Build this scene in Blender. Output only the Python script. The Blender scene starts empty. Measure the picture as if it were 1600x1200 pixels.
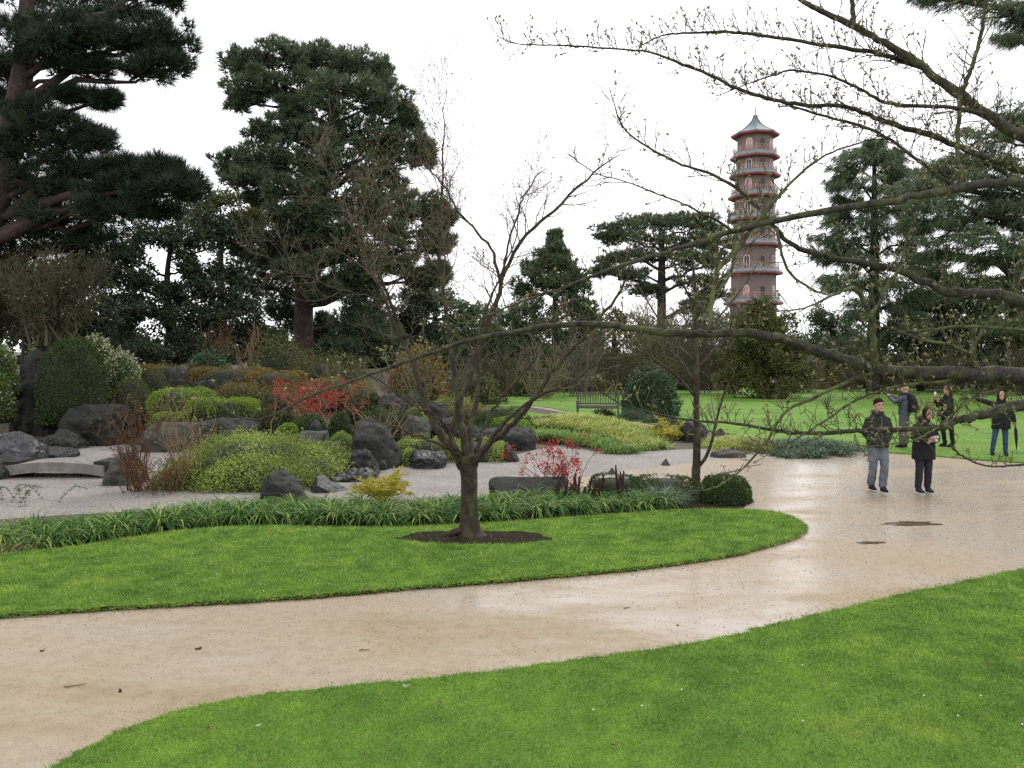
import bpy, bmesh, math
import numpy as np
from mathutils import Vector, Matrix, noise as mnoise
R = math.radians
scene = bpy.context.scene
col = scene.collection
# ---------------------------------------------------------------- camera
CAM_Z, FPX, PITCH = 2.7, 1280.0, math.atan(50/1280)
cam = bpy.data.cameras.new('camera'); cam_o = bpy.data.objects.new('camera', cam); col.objects.link(cam_o)
cam.sensor_width = 36; cam.lens = 36*FPX/1600; cam.clip_end = 3000; cam.clip_start = .05
cam_o.location = (0, 0, CAM_Z); cam_o.rotation_euler = (math.pi/2-PITCH, 0, 0)
scene.camera = cam_o
# ---------------------------------------------------------------- sky: an even bright overcast over a Nishita sky
SUN_EL, SUN_AZ = R(52), R(25)
w = bpy.data.worlds.new('World'); scene.world = w; w.use_nodes = True
nt = w.node_tree; nt.nodes.clear()
N = lambda t, k: t.nodes.new(k)
sky = N(nt, 'ShaderNodeTexSky'); sky.sky_type = 'NISHITA'; sky.sun_disc = False
sky.sun_elevation = SUN_EL; sky.sun_rotation = SUN_AZ; sky.dust_density = 4
tc = N(nt, 'ShaderNodeTexCoord'); nz = N(nt, 'ShaderNodeTexNoise'); nz.inputs['Scale'].default_value = 1.6; nz.inputs['Detail'].default_value = 4
cr = N(nt, 'ShaderNodeValToRGB'); cr.color_ramp.elements[0].position = .25; cr.color_ramp.elements[1].position = .8
cr.color_ramp.elements[0].color = (8.8, 8.75, 9.3, 1); cr.color_ramp.elements[1].color = (10.8, 10.75, 11.0, 1)
mx = N(nt, 'ShaderNodeMixRGB'); mx.inputs[0].default_value = .93
bg = N(nt, 'ShaderNodeBackground'); bg.inputs['Strength'].default_value = .1
out = N(nt, 'ShaderNodeOutputWorld'); L = nt.links.new
L(tc.outputs['Generated'], nz.inputs['Vector']); L(nz.outputs['Fac'], cr.inputs[0])
L(sky.outputs[0], mx.inputs[1]); L(cr.outputs[0], mx.inputs[2]); L(mx.outputs[0], bg.inputs[0]); L(bg.outputs[0], out.inputs[0])
sun = bpy.data.lights.new('sun', 'SUN'); sun.energy = .9; sun.angle = R(18); sun.color = (1, .96, .9)
sun_o = bpy.data.objects.new('sun', sun); col.objects.link(sun_o)
sdir = Vector((math.sin(SUN_AZ)*math.cos(SUN_EL), math.cos(SUN_AZ)*math.cos(SUN_EL), math.sin(SUN_EL)))
sun_o.rotation_euler = sdir.to_track_quat('Z', 'Y').to_euler()
vs = scene.view_settings; vs.view_transform = 'Standard'; vs.look = 'None'; vs.gamma = 1; vs.exposure = .82; vs.use_curve_mapping = False
scene.cycles.use_denoising = False; scene.cycles.max_bounces = 6; scene.cycles.diffuse_bounces = 3; scene.cycles.glossy_bounces = 3; scene.cycles.transmission_bounces = 3
# ---------------------------------------------------------------- pixel of the photograph -> place in the garden
cp, sp = math.cos(PITCH), math.sin(PITCH)
def ray(u, v):
    a, b = (u-800)/FPX, (600-v)/FPX
    return np.array([a, cp+b*sp, -sp+b*cp])
def P(u, v, d):
    r = ray(u, v); return np.array([0, 0, CAM_Z]) + r*(d/r[1])
def G(u, v, z=0.):
    r = ray(u, v); return np.array([0, 0, CAM_Z]) + r*((z-CAM_Z)/r[2])
def PX(n, d): return n*d/FPX
def sstep(a, b, x):
    t = np.clip((x-a)/(b-a), 0, 1); return t*t*(3-2*t)
def hgt(x, y):
    x = np.asarray(x, float); y = np.asarray(y, float)
    y0 = 20.8+np.maximum(0, -x-4)*.42
    return 1.75*sstep(0, 9, y-y0)*sstep(-2.2, -7.5, x)
def catmull(pts, n=5, closed=False):
    p = np.asarray(pts, float)
    if closed: q = np.vstack([p[-1], p, p[0], p[1]])
    else: q = np.vstack([2*p[0]-p[1], p, 2*p[-1]-p[-2]])
    o = []
    for i in range(1, len(q)-2):
        a, b, c, d = q[i-1], q[i], q[i+1], q[i+2]
        for t in np.arange(n)/n:
            o.append(.5*(2*b+(c-a)*t+(2*a-5*b+4*c-d)*t*t+(3*b-a-3*c+d)*t**3))
    if not closed: o.append(p[-1])
    return np.array(o)
def unit(a):
    a = np.asarray(a, float); return a/np.maximum(np.linalg.norm(a, axis=-1, keepdims=True), 1e-9)
# ---------------------------------------------------------------- mesh collector
class MB:
    def __init__(s): s.v = []; s.f = []; s.n = 0; s.tw = {}
    def add(s, v, f):
        v = np.asarray(v, float).reshape(-1, 3); f = np.asarray(f, int)
        s.f.append(f+s.n); s.v.append(v); s.n += len(v); return s
    def twig(s, pts, rad, k=3):
        s.tw.setdefault((len(pts), k), []).append((pts, rad))
    def flush(s):
        for (m, k), items in s.tw.items():
            p = np.array([i[0] for i in items]); r = np.array([i[1] for i in items]); t = unit(np.gradient(p, axis=1))
            ref = np.where(abs(t[:, :, 2:3]).mean(1, keepdims=True) < .8, np.array([0, 0, 1.]), np.array([1., 0, 0]))
            a = unit(np.cross(t, ref)); b = np.cross(t, a); an = np.arange(k)*2*math.pi/k; c_, s_ = np.cos(an)[None, None, :, None], np.sin(an)[None, None, :, None]
            v = p[:, :, None]+r[:, :, None, None]*(c_*a[:, :, None]+s_*b[:, :, None])
            i = np.arange(m-1)[:, None]*k; j = np.arange(k)[None]; j2 = (j+1) % k; f = np.stack([i+j, i+j2, i+k+j2, i+k+j], -1).reshape(-1, 4)
            s.add(v.reshape(-1, 3), (f[None]+(np.arange(len(items))*m*k)[:, None, None]).reshape(-1, 4))
        s.tw = {}
    def tube(s, pts, rad, k=6, cap=True):
        p = np.asarray(pts, float); m = len(p); rad = np.broadcast_to(np.asarray(rad, float), (m,))
        t = np.gradient(p, axis=0); t = unit(t)
        ref = np.array([.0, .0, 1.]) if abs(t[:, 2]).mean() < .8 else np.array([1., .0, .0])
        a = unit(np.cross(t, ref)); b = np.cross(t, a)
        an = np.arange(k)*2*math.pi/k
        v = p[:, None]+rad[:, None, None]*(np.cos(an)[None, :, None]*a[:, None]+np.sin(an)[None, :, None]*b[:, None])
        i = np.arange(m-1)[:, None]*k; j = np.arange(k)[None]; j2 = (j+1) % k
        f = np.stack([i+j, i+j2, i+k+j2, i+k+j], -1).reshape(-1, 4)
        n0 = s.n; s.add(v.reshape(-1, 3), f)
        if cap and k >= 3:
            s.f.append(np.array([list(range(n0+k-1, n0-1, -1))])); s.f.append(np.array([list(range(n0+(m-1)*k, n0+m*k))]))
        return s
    def box(s, c, d, rz=0., tilt=None):
        x, y, z = np.array(d)/2
        v = np.array([[-x,-y,-z],[x,-y,-z],[x,y,-z],[-x,y,-z],[-x,-y,z],[x,-y,z],[x,y,z],[-x,y,z]])
        if tilt is not None: v = v@np.array(Matrix(tilt).to_3x3()).T
        if rz: cz, sz = math.cos(rz), math.sin(rz); v = v@np.array([[cz, sz, 0], [-sz, cz, 0], [0, 0, 1]])
        return s.add(v+np.array(c), [[3,2,1,0],[4,5,6,7],[0,1,5,4],[1,2,6,5],[2,3,7,6],[3,0,4,7]])
    def loft(s, rings, k=16, sq=2.0):
        """rings: (x,y,z,rx,ry) bottom to top, superellipse sections, closed ends"""
        an = np.arange(k)*2*math.pi/k; c, n = np.cos(an), np.sin(an)
        cx = np.sign(c)*abs(c)**(2/sq); sy = np.sign(n)*abs(n)**(2/sq)
        v = np.array([np.stack([x+rx*cx, y+ry*sy, np.full(k, z)], -1) for x, y, z, rx, ry in rings])
        m = len(rings); i = np.arange(m-1)[:, None]*k; j = np.arange(k)[None]; j2 = (j+1) % k
        n0 = s.n; s.add(v.reshape(-1, 3), np.stack([i+j, i+j2, i+k+j2, i+k+j], -1).reshape(-1, 4))
        s.f.append(np.array([list(range(n0+k-1, n0-1, -1))])); s.f.append(np.array([list(range(n0+(m-1)*k, n0+m*k))]))
        return s
    def mesh(s, name, mat, smooth=False):
        s.flush(); me = bpy.data.meshes.new(name)
        if s.n == 0: return me
        v = np.concatenate(s.v); sizes = np.concatenate([np.full(len(f), f.shape[1]) for f in s.f if len(f)])
        idx = np.concatenate([f.ravel() for f in s.f if len(f)])
        me.vertices.add(len(v)); me.vertices.foreach_set('co', v.astype(np.float32).ravel())
        me.loops.add(len(idx)); me.loops.foreach_set('vertex_index', idx.astype(np.int32))
        me.polygons.add(len(sizes)); me.polygons.foreach_set('loop_start', np.concatenate([[0], np.cumsum(sizes)[:-1]]).astype(np.int32))
        me.polygons.foreach_set('loop_total', sizes.astype(np.int32))
        me.polygons.foreach_set('use_smooth', np.full(len(sizes), smooth))
        me.update(calc_edges=True)
        if mat: me.materials.append(mat)
        return me
    def build(s, name, mat, parent=None, smooth=False, loc=None):
        return link(name, s.mesh(name, mat, smooth), parent, loc)
def link(name, me, parent=None, loc=None):
    o = bpy.data.objects.new(name, me); col.objects.link(o)
    if parent is not None:
        o.parent = parent
        o.location = -Vector(parent_loc(parent)) if loc is None else loc
    elif loc is not None: o.location = loc
    return o
def parent_loc(p):
    l = Vector(p.location)
    while p.parent is not None: p = p.parent; l = l+Vector(p.location)
    return l
def tag(o, label=None, cat=None, group=None, kind=None):
    for k, x in (('label', label), ('category', cat), ('group', group), ('kind', kind)):
        if x: o[k] = x
    return o
def thing(name, label, cat, loc=(0, 0, 0), group=None):
    o = bpy.data.objects.new(name, None); col.objects.link(o); o.location = tuple(float(q) for q in loc)
    o.empty_display_size = .2
    return tag(o, label, cat, group)
def copy_tree(o, parent=None):
    c = o.copy(); col.objects.link(c); c.parent = parent
    for ch in o.children: copy_tree(ch, c)
    return c
# ---------------------------------------------------------------- materials
def newmat(name):
    m = bpy.data.materials.new(name); m.use_nodes = True; t = m.node_tree
    return m, t, t.nodes['Principled BSDF'], t.links.new
def ramp(t, stops):
    c = N(t, 'ShaderNodeValToRGB'); e = c.color_ramp.elements
    while len(e) < len(stops): e.new(.5)
    for x, (p, q) in zip(e, stops): x.position = p; x.color = tuple(q)+(1,) if len(q) == 3 else q
    return c
def noise_n(t, scale, detail=4, vec=None, rough=.55):
    n = N(t, 'ShaderNodeTexNoise'); n.inputs['Scale'].default_value = scale; n.inputs['Detail'].default_value = detail; n.inputs['Roughness'].default_value = rough
    if vec is not None: t.links.new(vec, n.inputs['Vector'])
    return n
def bump(t, b, src, s, dist=.02):
    n = N(t, 'ShaderNodeBump'); n.inputs['Strength'].default_value = s; n.inputs['Distance'].default_value = dist
    t.links.new(src, n.inputs['Height']); t.links.new(n.outputs[0], b.inputs['Normal']); return n
def leafmat(name, cols, trans=.25, rough=.55, patch=None, spec=.35):
    """one colour per leaf out of a ramp; optional large patches of another tone"""
    m, t, b, l = newmat(name)
    g = N(t, 'ShaderNodeNewGeometry'); n = len(cols)
    c = ramp(t, [(i/max(1, n-1), q) for i, q in enumerate(cols)]); l(g.outputs['Random Per Island'], c.inputs[0]); cc = c.outputs[0]
    if patch:
        tx = N(t, 'ShaderNodeTexCoord'); nn = noise_n(t, patch[0], 3, tx.outputs['Object'])
        rr = ramp(t, [(.42, (0, 0, 0)), (.62, (1, 1, 1))]); l(nn.outputs[0], rr.inputs[0])
        mm = N(t, 'ShaderNodeMixRGB'); l(rr.outputs[0], mm.inputs[0]); l(cc, mm.inputs[1]); mm.inputs[2].default_value = tuple(patch[1])+(1,)
        m2 = N(t, 'ShaderNodeMixRGB'); m2.inputs[0].default_value = .6; l(cc, m2.inputs[1]); l(mm.outputs[0], m2.inputs[2]); cc = m2.outputs[0]
    l(cc, b.inputs['Base Color']); b.inputs['Roughness'].default_value = rough; b.inputs['Specular IOR Level'].default_value = spec
    if trans > 0:
        tr = N(t, 'ShaderNodeBsdfTranslucent'); l(cc, tr.inputs[0]); ms = N(t, 'ShaderNodeMixShader'); ms.inputs[0].default_value = trans
        o = t.nodes['Material Output']; l(b.outputs[0], ms.inputs[1]); l(tr.outputs[0], ms.inputs[2]); l(ms.outputs[0], o.inputs[0])
    return m
def surf(name, c1, c2, scale=4, rough=(.6, .8), bmp=.3, bscale=20, c3=None, bdist=.02, spec=.4, coord='Object'):
    m, t, b, l = newmat(name)
    tx = N(t, 'ShaderNodeTexCoord'); n = noise_n(t, scale, 6, tx.outputs[coord], .62)
    st = [(.35, c1), (.65, c2)] + ([(.74, c3)] if c3 else [])
    c = ramp(t, st); l(n.outputs[0], c.inputs[0]); l(c.outputs[0], b.inputs['Base Color'])
    rr = ramp(t, [(.35, (rough[0],)*3), (.65, (rough[1],)*3)]); l(n.outputs[0], rr.inputs[0]); l(rr.outputs[0], b.inputs['Roughness'])
    b.inputs['Specular IOR Level'].default_value = spec
    if bmp:
        n2 = noise_n(t, bscale, 8, tx.outputs[coord], .65); bump(t, b, n2.outputs[0], bmp, bdist)
    return m
def plain(name, c, rough=.6, spec=.4, metal=0.):
    m, t, b, l = newmat(name)
    tx = N(t, 'ShaderNodeTexCoord'); n = noise_n(t, 14, 5, tx.outputs['Object'])
    cr = ramp(t, [(.3, tuple(x*.8 for x in c)), (.7, tuple(min(1, x*1.15) for x in c))]); l(n.outputs[0], cr.inputs[0]); l(cr.outputs[0], b.inputs['Base Color'])
    b.inputs['Roughness'].default_value = rough; b.inputs['Specular IOR Level'].default_value = spec; b.inputs['Metallic'].default_value = metal
    return m
def barkmat(name, c1, c2, moss, mosslvl=.55, scale=9):
    m, t, b, l = newmat(name)
    tx = N(t, 'ShaderNodeTexCoord'); ob = tx.outputs['Object']
    n = noise_n(t, scale*3, 6, ob, .7); c = ramp(t, [(.35, c1), (.68, c2)]); l(n.outputs[0], c.inputs[0])
    n2 = noise_n(t, scale, 4, ob, .6); r2 = ramp(t, [(mosslvl-.07, (0, 0, 0)), (mosslvl+.09, (1, 1, 1))]); l(n2.outputs[0], r2.inputs[0])
    mm = N(t, 'ShaderNodeMixRGB'); l(r2.outputs[0], mm.inputs[0]); l(c.outputs[0], mm.inputs[1]); mm.inputs[2].default_value = tuple(moss)+(1,)
    l(mm.outputs[0], b.inputs['Base Color']); b.inputs['Roughness'].default_value = .8; b.inputs['Specular IOR Level'].default_value = .25
    bump(t, b, n.outputs[0], .6, .015); return m
# ---------------------------------------------------------------- foliage pieces (vectorised)
def leaf_quads(mb, Pn, D, Lg, Wd, rng, fold=.15):
    n = len(Pn); D = unit(D); Lg = np.broadcast_to(Lg, (n,))[:, None]; Wd = np.broadcast_to(Wd, (n,))[:, None]
    r = unit(np.cross(D, rng.normal(size=(n, 3)))); up = np.cross(r, D)
    a = Pn; b_ = Pn+D*Lg*.5+r*Wd*.5+up*Lg*fold; c = Pn+D*Lg; d = Pn+D*Lg*.5-r*Wd*.5+up*Lg*fold
    v = np.stack([a, b_, c, d], 1).reshape(-1, 3); mb.add(v, np.arange(4*n).reshape(n, 4)); return mb
def needles(mb, Pn, D, Lg, Wd, rng):
    n = len(Pn); D = unit(D); Lg = np.broadcast_to(Lg, (n,))[:, None]; Wd = np.broadcast_to(Wd, (n,))[:, None]
    r = unit(np.cross(D, rng.normal(size=(n, 3))))
    v = np.stack([Pn-r*Wd*.5, Pn+r*Wd*.5, Pn+D*Lg], 1).reshape(-1, 3); mb.add(v, np.arange(3*n).reshape(n, 3)); return mb
def rsphere(rng, n): return unit(rng.normal(size=(n, 3)))
def ribbon_blades(mb, base, az, Lg, Wd, lean, droop, rng, seg=4):
    """arching strap leaves: base (n,3), azimuth, length, width, start lean from vertical, droop angle"""
    n = len(base); s = np.linspace(0, 1, seg+1)
    ang = lean[:, None]+droop[:, None]*s[None]**1.3
    st = (Lg/seg)[:, None]
    rr = np.concatenate([np.zeros((n, 1)), np.cumsum(np.sin(ang[:, 1:])*st, 1)], 1); zz = np.concatenate([np.zeros((n, 1)), np.cumsum(np.cos(ang[:, 1:])*st, 1)], 1)
    ca, sa = np.cos(az), np.sin(az)
    c = np.stack([base[:, 0:1]+rr*ca[:, None], base[:, 1:2]+rr*sa[:, None], base[:, 2:3]+zz], -1)
    side = np.stack([-sa, ca, np.zeros(n)], -1)[:, None]
    wd = (Wd[:, None]*np.array([.7, 1, .95, .7, .08] if seg == 4 else np.linspace(1, .1, seg+1))[None])[..., None]*.5
    v = np.stack([c-side*wd, c+side*wd], 2).reshape(-1, 3)
    i = (np.arange(n)*(2*(seg+1)))[:, None]; k = np.arange(seg)[None]*2
    f = np.stack([i+k, i+k+1, i+k+3, i+k+2], -1).reshape(-1, 4); mb.add(v, f); return mb
def inpoly(p, poly):
    x, y = p[:, 0], p[:, 1]; o = np.zeros(len(p), bool); q = np.asarray(poly)
    for (x1, y1), (x2, y2) in zip(q[:, :2], np.roll(q[:, :2], -1, 0)):
        if y1 == y2: continue
        m = ((y1 > y) != (y2 > y)) & (x < (x2-x1)*(y-y1)/(y2-y1)+x1); o ^= m
    return o
def sample_poly(poly, n, rng, wfun=None):
    q = np.asarray(poly)[:, :2]; lo, hi = q.min(0), q.max(0); r = []; c = 0
    for _ in range(60):
        p = rng.uniform(lo, hi, (max(n, 2000)*2, 2))
        if wfun is not None: p = p[rng.random(len(p)) < wfun(p)]
        p = p[:int((n-c)*1.6)+500]; p = p[inpoly(p, q)]
        r.append(p); c += len(p)
        if c >= n: break
    return np.concatenate(r)[:n]
# ================================================================ MATERIALS
M = {}
M['soil'] = surf('soil', (.009, .006, .004), (.028, .018, .011), 14, (.9, 1), 1, 30, spec=.1)
M['litter'] = surf('litter', (.03, .03, .012), (.07, .05, .03), 1.3, (.7, .9), .8, 12, c3=(.04, .075, .015))
def lawnmat(name):
    m, t, b, l = newmat(name); tx = N(t, 'ShaderNodeTexCoord'); ob = tx.outputs['Object']
    n1 = noise_n(t, .55, 5, ob, .6); n2 = noise_n(t, 38, 6, ob, .75)
    c = ramp(t, [(.3, (.068, .16, .016)), (.55, (.125, .255, .026)), (.75, (.185, .285, .04))]); l(n1.outputs[0], c.inputs[0])
    d = ramp(t, [(.3, (.55, .55, .5)), (.7, (1.25, 1.2, 1.15))]); l(n2.outputs[0], d.inputs[0])
    mm = N(t, 'ShaderNodeMixRGB'); mm.blend_type = 'MULTIPLY'; mm.inputs[0].default_value = 1; l(c.outputs[0], mm.inputs[1]); l(d.outputs[0], mm.inputs[2])
    l(mm.outputs[0], b.inputs['Base Color']); b.inputs['Roughness'].default_value = .75; b.inputs['Specular IOR Level'].default_value = .2
    bump(t, b, n2.outputs[0], .8, .03); return m
M['lawn'] = lawnmat('lawn_turf')
def grassmat(name):
    m, t, b, l = newmat(name); tx = N(t, 'ShaderNodeTexCoord'); ob = tx.outputs['Object']; g = N(t, 'ShaderNodeNewGeometry')
    c = ramp(t, [(0, (.072, .165, .018)), (.35, (.132, .265, .029)), (.8, (.22, .36, .05)), (.93, (.32, .43, .115)), (1, (.50, .50, .24))]); l(g.outputs['Random Per Island'], c.inputs[0])
    n1 = noise_n(t, 1.1, 6, ob, .72); d = ramp(t, [(.28, (.58, .70, .75)), (.48, (1, 1, 1)), (.64, (1.2, 1.12, 1.1)), (.78, (1.3, 1.0, 1.3))]); l(n1.outputs[0], d.inputs[0])
    n3 = noise_n(t, 3.5, 3, ob, .6); d3 = ramp(t, [(.35, (.68, .74, .8)), (.65, (1.36, 1.26, 1.25))]); l(n3.outputs[0], d3.inputs[0])
    mm = N(t, 'ShaderNodeMixRGB'); mm.blend_type = 'MULTIPLY'; mm.inputs[0].default_value = 1; l(c.outputs[0], mm.inputs[1]); l(d.outputs[0], mm.inputs[2])
    m3 = N(t, 'ShaderNodeMixRGB'); m3.blend_type = 'MULTIPLY'; m3.inputs[0].default_value = 1; l(mm.outputs[0], m3.inputs[1]); l(d3.outputs[0], m3.inputs[2])
    l(m3.outputs[0], b.inputs['Base Color']); b.inputs['Roughness'].default_value = .5; b.inputs['Specular IOR Level'].default_value = .3
    tr = N(t, 'ShaderNodeBsdfTranslucent'); l(m3.outputs[0], tr.inputs[0]); ms = N(t, 'ShaderNodeMixShader'); ms.inputs[0].default_value = .4
    o = t.nodes['Material Output']; l(b.outputs[0], ms.inputs[1]); l(tr.outputs[0], ms.inputs[2]); l(ms.outputs[0], o.inputs[0]); return m
M['grass'] = grassmat('grass_blade')
def pathmat(name):
    m, t, b, l = newmat(name); tx = N(t, 'ShaderNodeTexCoord'); ob = tx.outputs['Object']
    mp = N(t, 'ShaderNodeMapping'); mp.inputs['Scale'].default_value = (.35, .8, 1); l(ob, mp.inputs['Vector'])
    n1 = noise_n(t, .9, 5, mp.outputs[0], .62); n2 = noise_n(t, 60, 5, ob, .75); n3 = noise_n(t, 7, 5, ob, .7)
    c = ramp(t, [(.32, (.225, .166, .092)), (.48, (.275, .221, .146)), (.68, (.29, .251, .194))]); l(n1.outputs[0], c.inputs[0])
    d = ramp(t, [(.28, (.66, .63, .6)), (.5, (1, 1, 1)), (.75, (1.12, 1.12, 1.12))]); l(n2.outputs[0], d.inputs[0])
    mm = N(t, 'ShaderNodeMixRGB'); mm.blend_type = 'MULTIPLY'; mm.inputs[0].default_value = .8; l(c.outputs[0], mm.inputs[1]); l(d.outputs[0], mm.inputs[2])
    d3 = ramp(t, [(.36, (.8, .77, .72)), (.55, (1.03, 1.03, 1.03))]); l(n3.outputs[0], d3.inputs[0])
    m3 = N(t, 'ShaderNodeMixRGB'); m3.blend_type = 'MULTIPLY'; m3.inputs[0].default_value = .7; l(mm.outputs[0], m3.inputs[1]); l(d3.outputs[0], m3.inputs[2])
    l(m3.outputs[0], b.inputs['Base Color'])
    # wet film: smooth where the water stands, wetter towards the forecourt in the east
    sx = N(t, 'ShaderNodeSeparateXYZ'); l(ob, sx.inputs[0])
    mr = N(t, 'ShaderNodeMapRange'); mr.inputs['From Min'].default_value = -4; mr.inputs['From Max'].default_value = 6; mr.inputs['To Min'].default_value = -.10; mr.inputs['To Max'].default_value = .13
    l(sx.outputs[0], mr.inputs['Value'])
    ad = N(t, 'ShaderNodeMath'); ad.operation = 'ADD'; l(n1.outputs[0], ad.inputs[0]); l(mr.outputs[0], ad.inputs[1])
    b.inputs['Roughness'].default_value = .65; rr = ramp(t, [(.46, (0, 0, 0)), (.66, (.9, .9, .9))]); l(ad.outputs[0], rr.inputs[0]); l(rr.outputs[0], b.inputs['Coat Weight']); b.inputs['Coat Roughness'].default_value = .17; b.inputs['Coat IOR'].default_value = 1.4
    b.inputs['Specular IOR Level'].default_value = .5
    ad2 = N(t, 'ShaderNodeMath'); ad2.operation = 'ADD'; l(n2.outputs[0], ad2.inputs[0]); l(n3.outputs[0], ad2.inputs[1])
    bump(t, b, ad2.outputs[0], .22, .012); return m
M['path'] = pathmat('sandy_path')
def gravelmat(name, c1, c2, sc=38):
    m, t, b, l = newmat(name); tx = N(t, 'ShaderNodeTexCoord'); ob = tx.outputs['Object']
    vo = N(t, 'ShaderNodeTexVoronoi'); vo.inputs['Scale'].default_value = sc; l(ob, vo.inputs['Vector'])
    c = ramp(t, [(0, c1), (1, c2)]); sh = N(t, 'ShaderNodeSeparateColor'); l(vo.outputs['Color'], sh.inputs[0]); l(sh.outputs[0], c.inputs[0])
    n = noise_n(t, .8, 4, ob); d = ramp(t, [(.35, (.82, .82, .82)), (.65, (1.08, 1.08, 1.08))]); l(n.outputs[0], d.inputs[0])
    mm = N(t, 'ShaderNodeMixRGB'); mm.blend_type = 'MULTIPLY'; mm.inputs[0].default_value = 1; l(c.outputs[0], mm.inputs[1]); l(d.outputs[0], mm.inputs[2])
    l(mm.outputs[0], b.inputs['Base Color']); b.inputs['Roughness'].default_value = .7
    bump(t, b, vo.outputs['Distance'], .8, .02).invert = True; return m
M['gravel'] = gravelmat('raked_gravel', (.125, .11, .094), (.29, .262, .234))
M['water'] = plain('puddle_water', (.10, .08, .055), .03, .5)
M['rock'] = surf('dark_rock', (.011, .0115, .010), (.035, .037, .032), 2.2, (.5, .75), 1, 7, c3=(.085, .088, .075), bdist=.06, spec=.2)
M['rock_moss'] = surf('mossy_rock', (.010, .011, .009), (.028, .030, .024), 2.0, (.6, .8), 1, 6, c3=(.055, .07, .03), bdist=.07, spec=.15)
M['rock_wet'] = surf('wet_rock', (.012, .012, .013), (.028, .029, .029), 2.5, (.34, .6), .7, 6, bdist=.05, spec=.4)
M['rock_pale'] = surf('pale_rock', (.028, .029, .023), (.068, .069, .056), 2.5, (.55, .8), 1, 9, c3=(.11, .12, .085), bdist=.04, spec=.2)
M['granite'] = surf('granite', (.12, .115, .10), (.21, .20, .18), 6, (.6, .8), .4, 60)
M['pine'] = leafmat('pine_needles', [(.008, .016, .010), (.018, .033, .019), (.044, .064, .032)], .12, .6, spec=.2, patch=(1.7, (.055, .075, .04)))
M['pine_b'] = leafmat('pine_needles_sage', [(.03, .05, .03), (.065, .10, .055), (.14, .175, .09)], .2, .6, spec=.2, patch=(1.7, (.17, .20, .11)))
M['evergreen'] = leafmat('evergreen_leaf', [(.018, .03, .013), (.036, .056, .024), (.065, .09, .04)], .15, .5, patch=(1.4, (.075, .09, .045)))  # leaf colours lifted a little in place of haze over far trees
M['cedar'] = leafmat('cedar_needles', [(.04, .07, .04), (.078, .125, .066), (.14, .185, .09)], .22, .6, spec=.2, patch=(1.5, (.13, .16, .085)))  # needles paled to stand in for hazy air, on nearer boughs too
M['yew'] = leafmat('yew_foliage', [(.05, .062, .014), (.085, .098, .022), (.12, .125, .035)], .2)
M['clipped'] = leafmat('clipped_leaf', [(.018, .045, .008), (.035, .08, .012), (.06, .115, .02)], .2)
M['clipped_dark'] = leafmat('clipped_dark_leaf', [(.016, .036, .008), (.034, .064, .012), (.07, .10, .022)], .2)
M['camellia'] = leafmat('camellia_leaf', [(.014, .04, .014), (.028, .07, .022), (.055, .11, .035)], .1, .35, spec=.5)
M['azalea'] = leafmat('azalea_leaf', [(.14, .22, .03), (.24, .33, .05), (.36, .43, .10), (.44, .47, .16)], .3, patch=(1.2, (.09, .10, .03)))
M['fresh'] = leafmat('fresh_leaf', [(.10, .19, .02), (.18, .28, .03), (.26, .34, .055)], .3)
M['bronze'] = leafmat('bronze_leaf', [(.14, .085, .02), (.20, .135, .03), (.16, .15, .035)], .2)
M['pieris'] = leafmat('pieris_leaf', [(.04, .10, .014), (.09, .16, .03), (.16, .20, .04)], .2)
M['blossom'] = leafmat('pieris_blossom', [(.40, .38, .26), (.55, .52, .40), (.36, .36, .20)], .2)
M['lily'] = leafmat('lilyturf_blade', [(.012, .05, .010), (.026, .088, .015), (.05, .135, .022), (.11, .21, .04), (.33, .38, .11)], .22, .6, spec=.12)
M['lily_pale'] = leafmat('pale_blade', [(.10, .14, .03), (.20, .23, .06), (.32, .32, .11)], .25, .45)
M['sedge'] = leafmat('sedge_blade', [(.03, .07, .03), (.055, .11, .05), (.10, .16, .085)], .25, .45)
M['cover_yellow'] = leafmat('variegated_cover', [(.17, .26, .025), (.32, .38, .05), (.46, .46, .13), (.15, .28, .025)], .3)
M['cover_green'] = leafmat('green_cover', [(.08, .18, .02), (.13, .26, .03), (.22, .33, .05)], .3)
M['fern'] = leafmat('golden_fern', [(.34, .30, .025), (.44, .37, .035), (.24, .28, .04)], .3)
M['red_bloom'] = leafmat('quince_bloom', [(.28, .012, .014), (.42, .022, .02), (.32, .04, .035)], .25)
M['twig_red'] = plain('red_brown_twig', (.10, .05, .028), .8, .2)
M['twig_buff'] = plain('buff_twig', (.21, .145, .08), .8, .2)
M['twig_olive'] = plain('olive_twig', (.17, .15, .085), .85, .2)
M['twig_grey'] = plain('grey_twig', (.12, .11, .08), .85, .2)
M['burgundy'] = plain('burgundy_stem', (.035, .012, .010), .75, .25)
M['pinebark'] = surf('pine_bark', (.022, .015, .012), (.07, .043, .032), 3, (.8, .9), 1, 9, bdist=.08)
M['darkbark'] = surf('dark_bark', (.012, .010, .008), (.035, .028, .02), 4, (.8, .9), .8, 12, bdist=.05)
M['bark'] = barkmat('acer_bark', (.018, .012, .009), (.058, .038, .026), (.062, .066, .028), .56, 5)
M['cherry'] = barkmat('cherry_bark', (.016, .014, .012), (.065, .058, .046), (.075, .085, .035), .53, 11)
M['cherry_moss'] = barkmat('mossy_cherry_bark', (.028, .026, .016), (.075, .07, .042), (.10, .12, .04), .47, 14)
M['bud'] = leafmat('cherry_bud', [(.14, .10, .05), (.32, .28, .12), (.22, .17, .10), (.22, .24, .08)], .1)
M['bud_pink'] = leafmat('acer_bud', [(.13, .06, .04), (.20, .11, .07), (.16, .10, .05)], .1)
M['cherry_twig'] = barkmat('cherry_twig', (.03, .028, .018), (.085, .08, .05), (.10, .115, .04), .5, 8)
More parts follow.
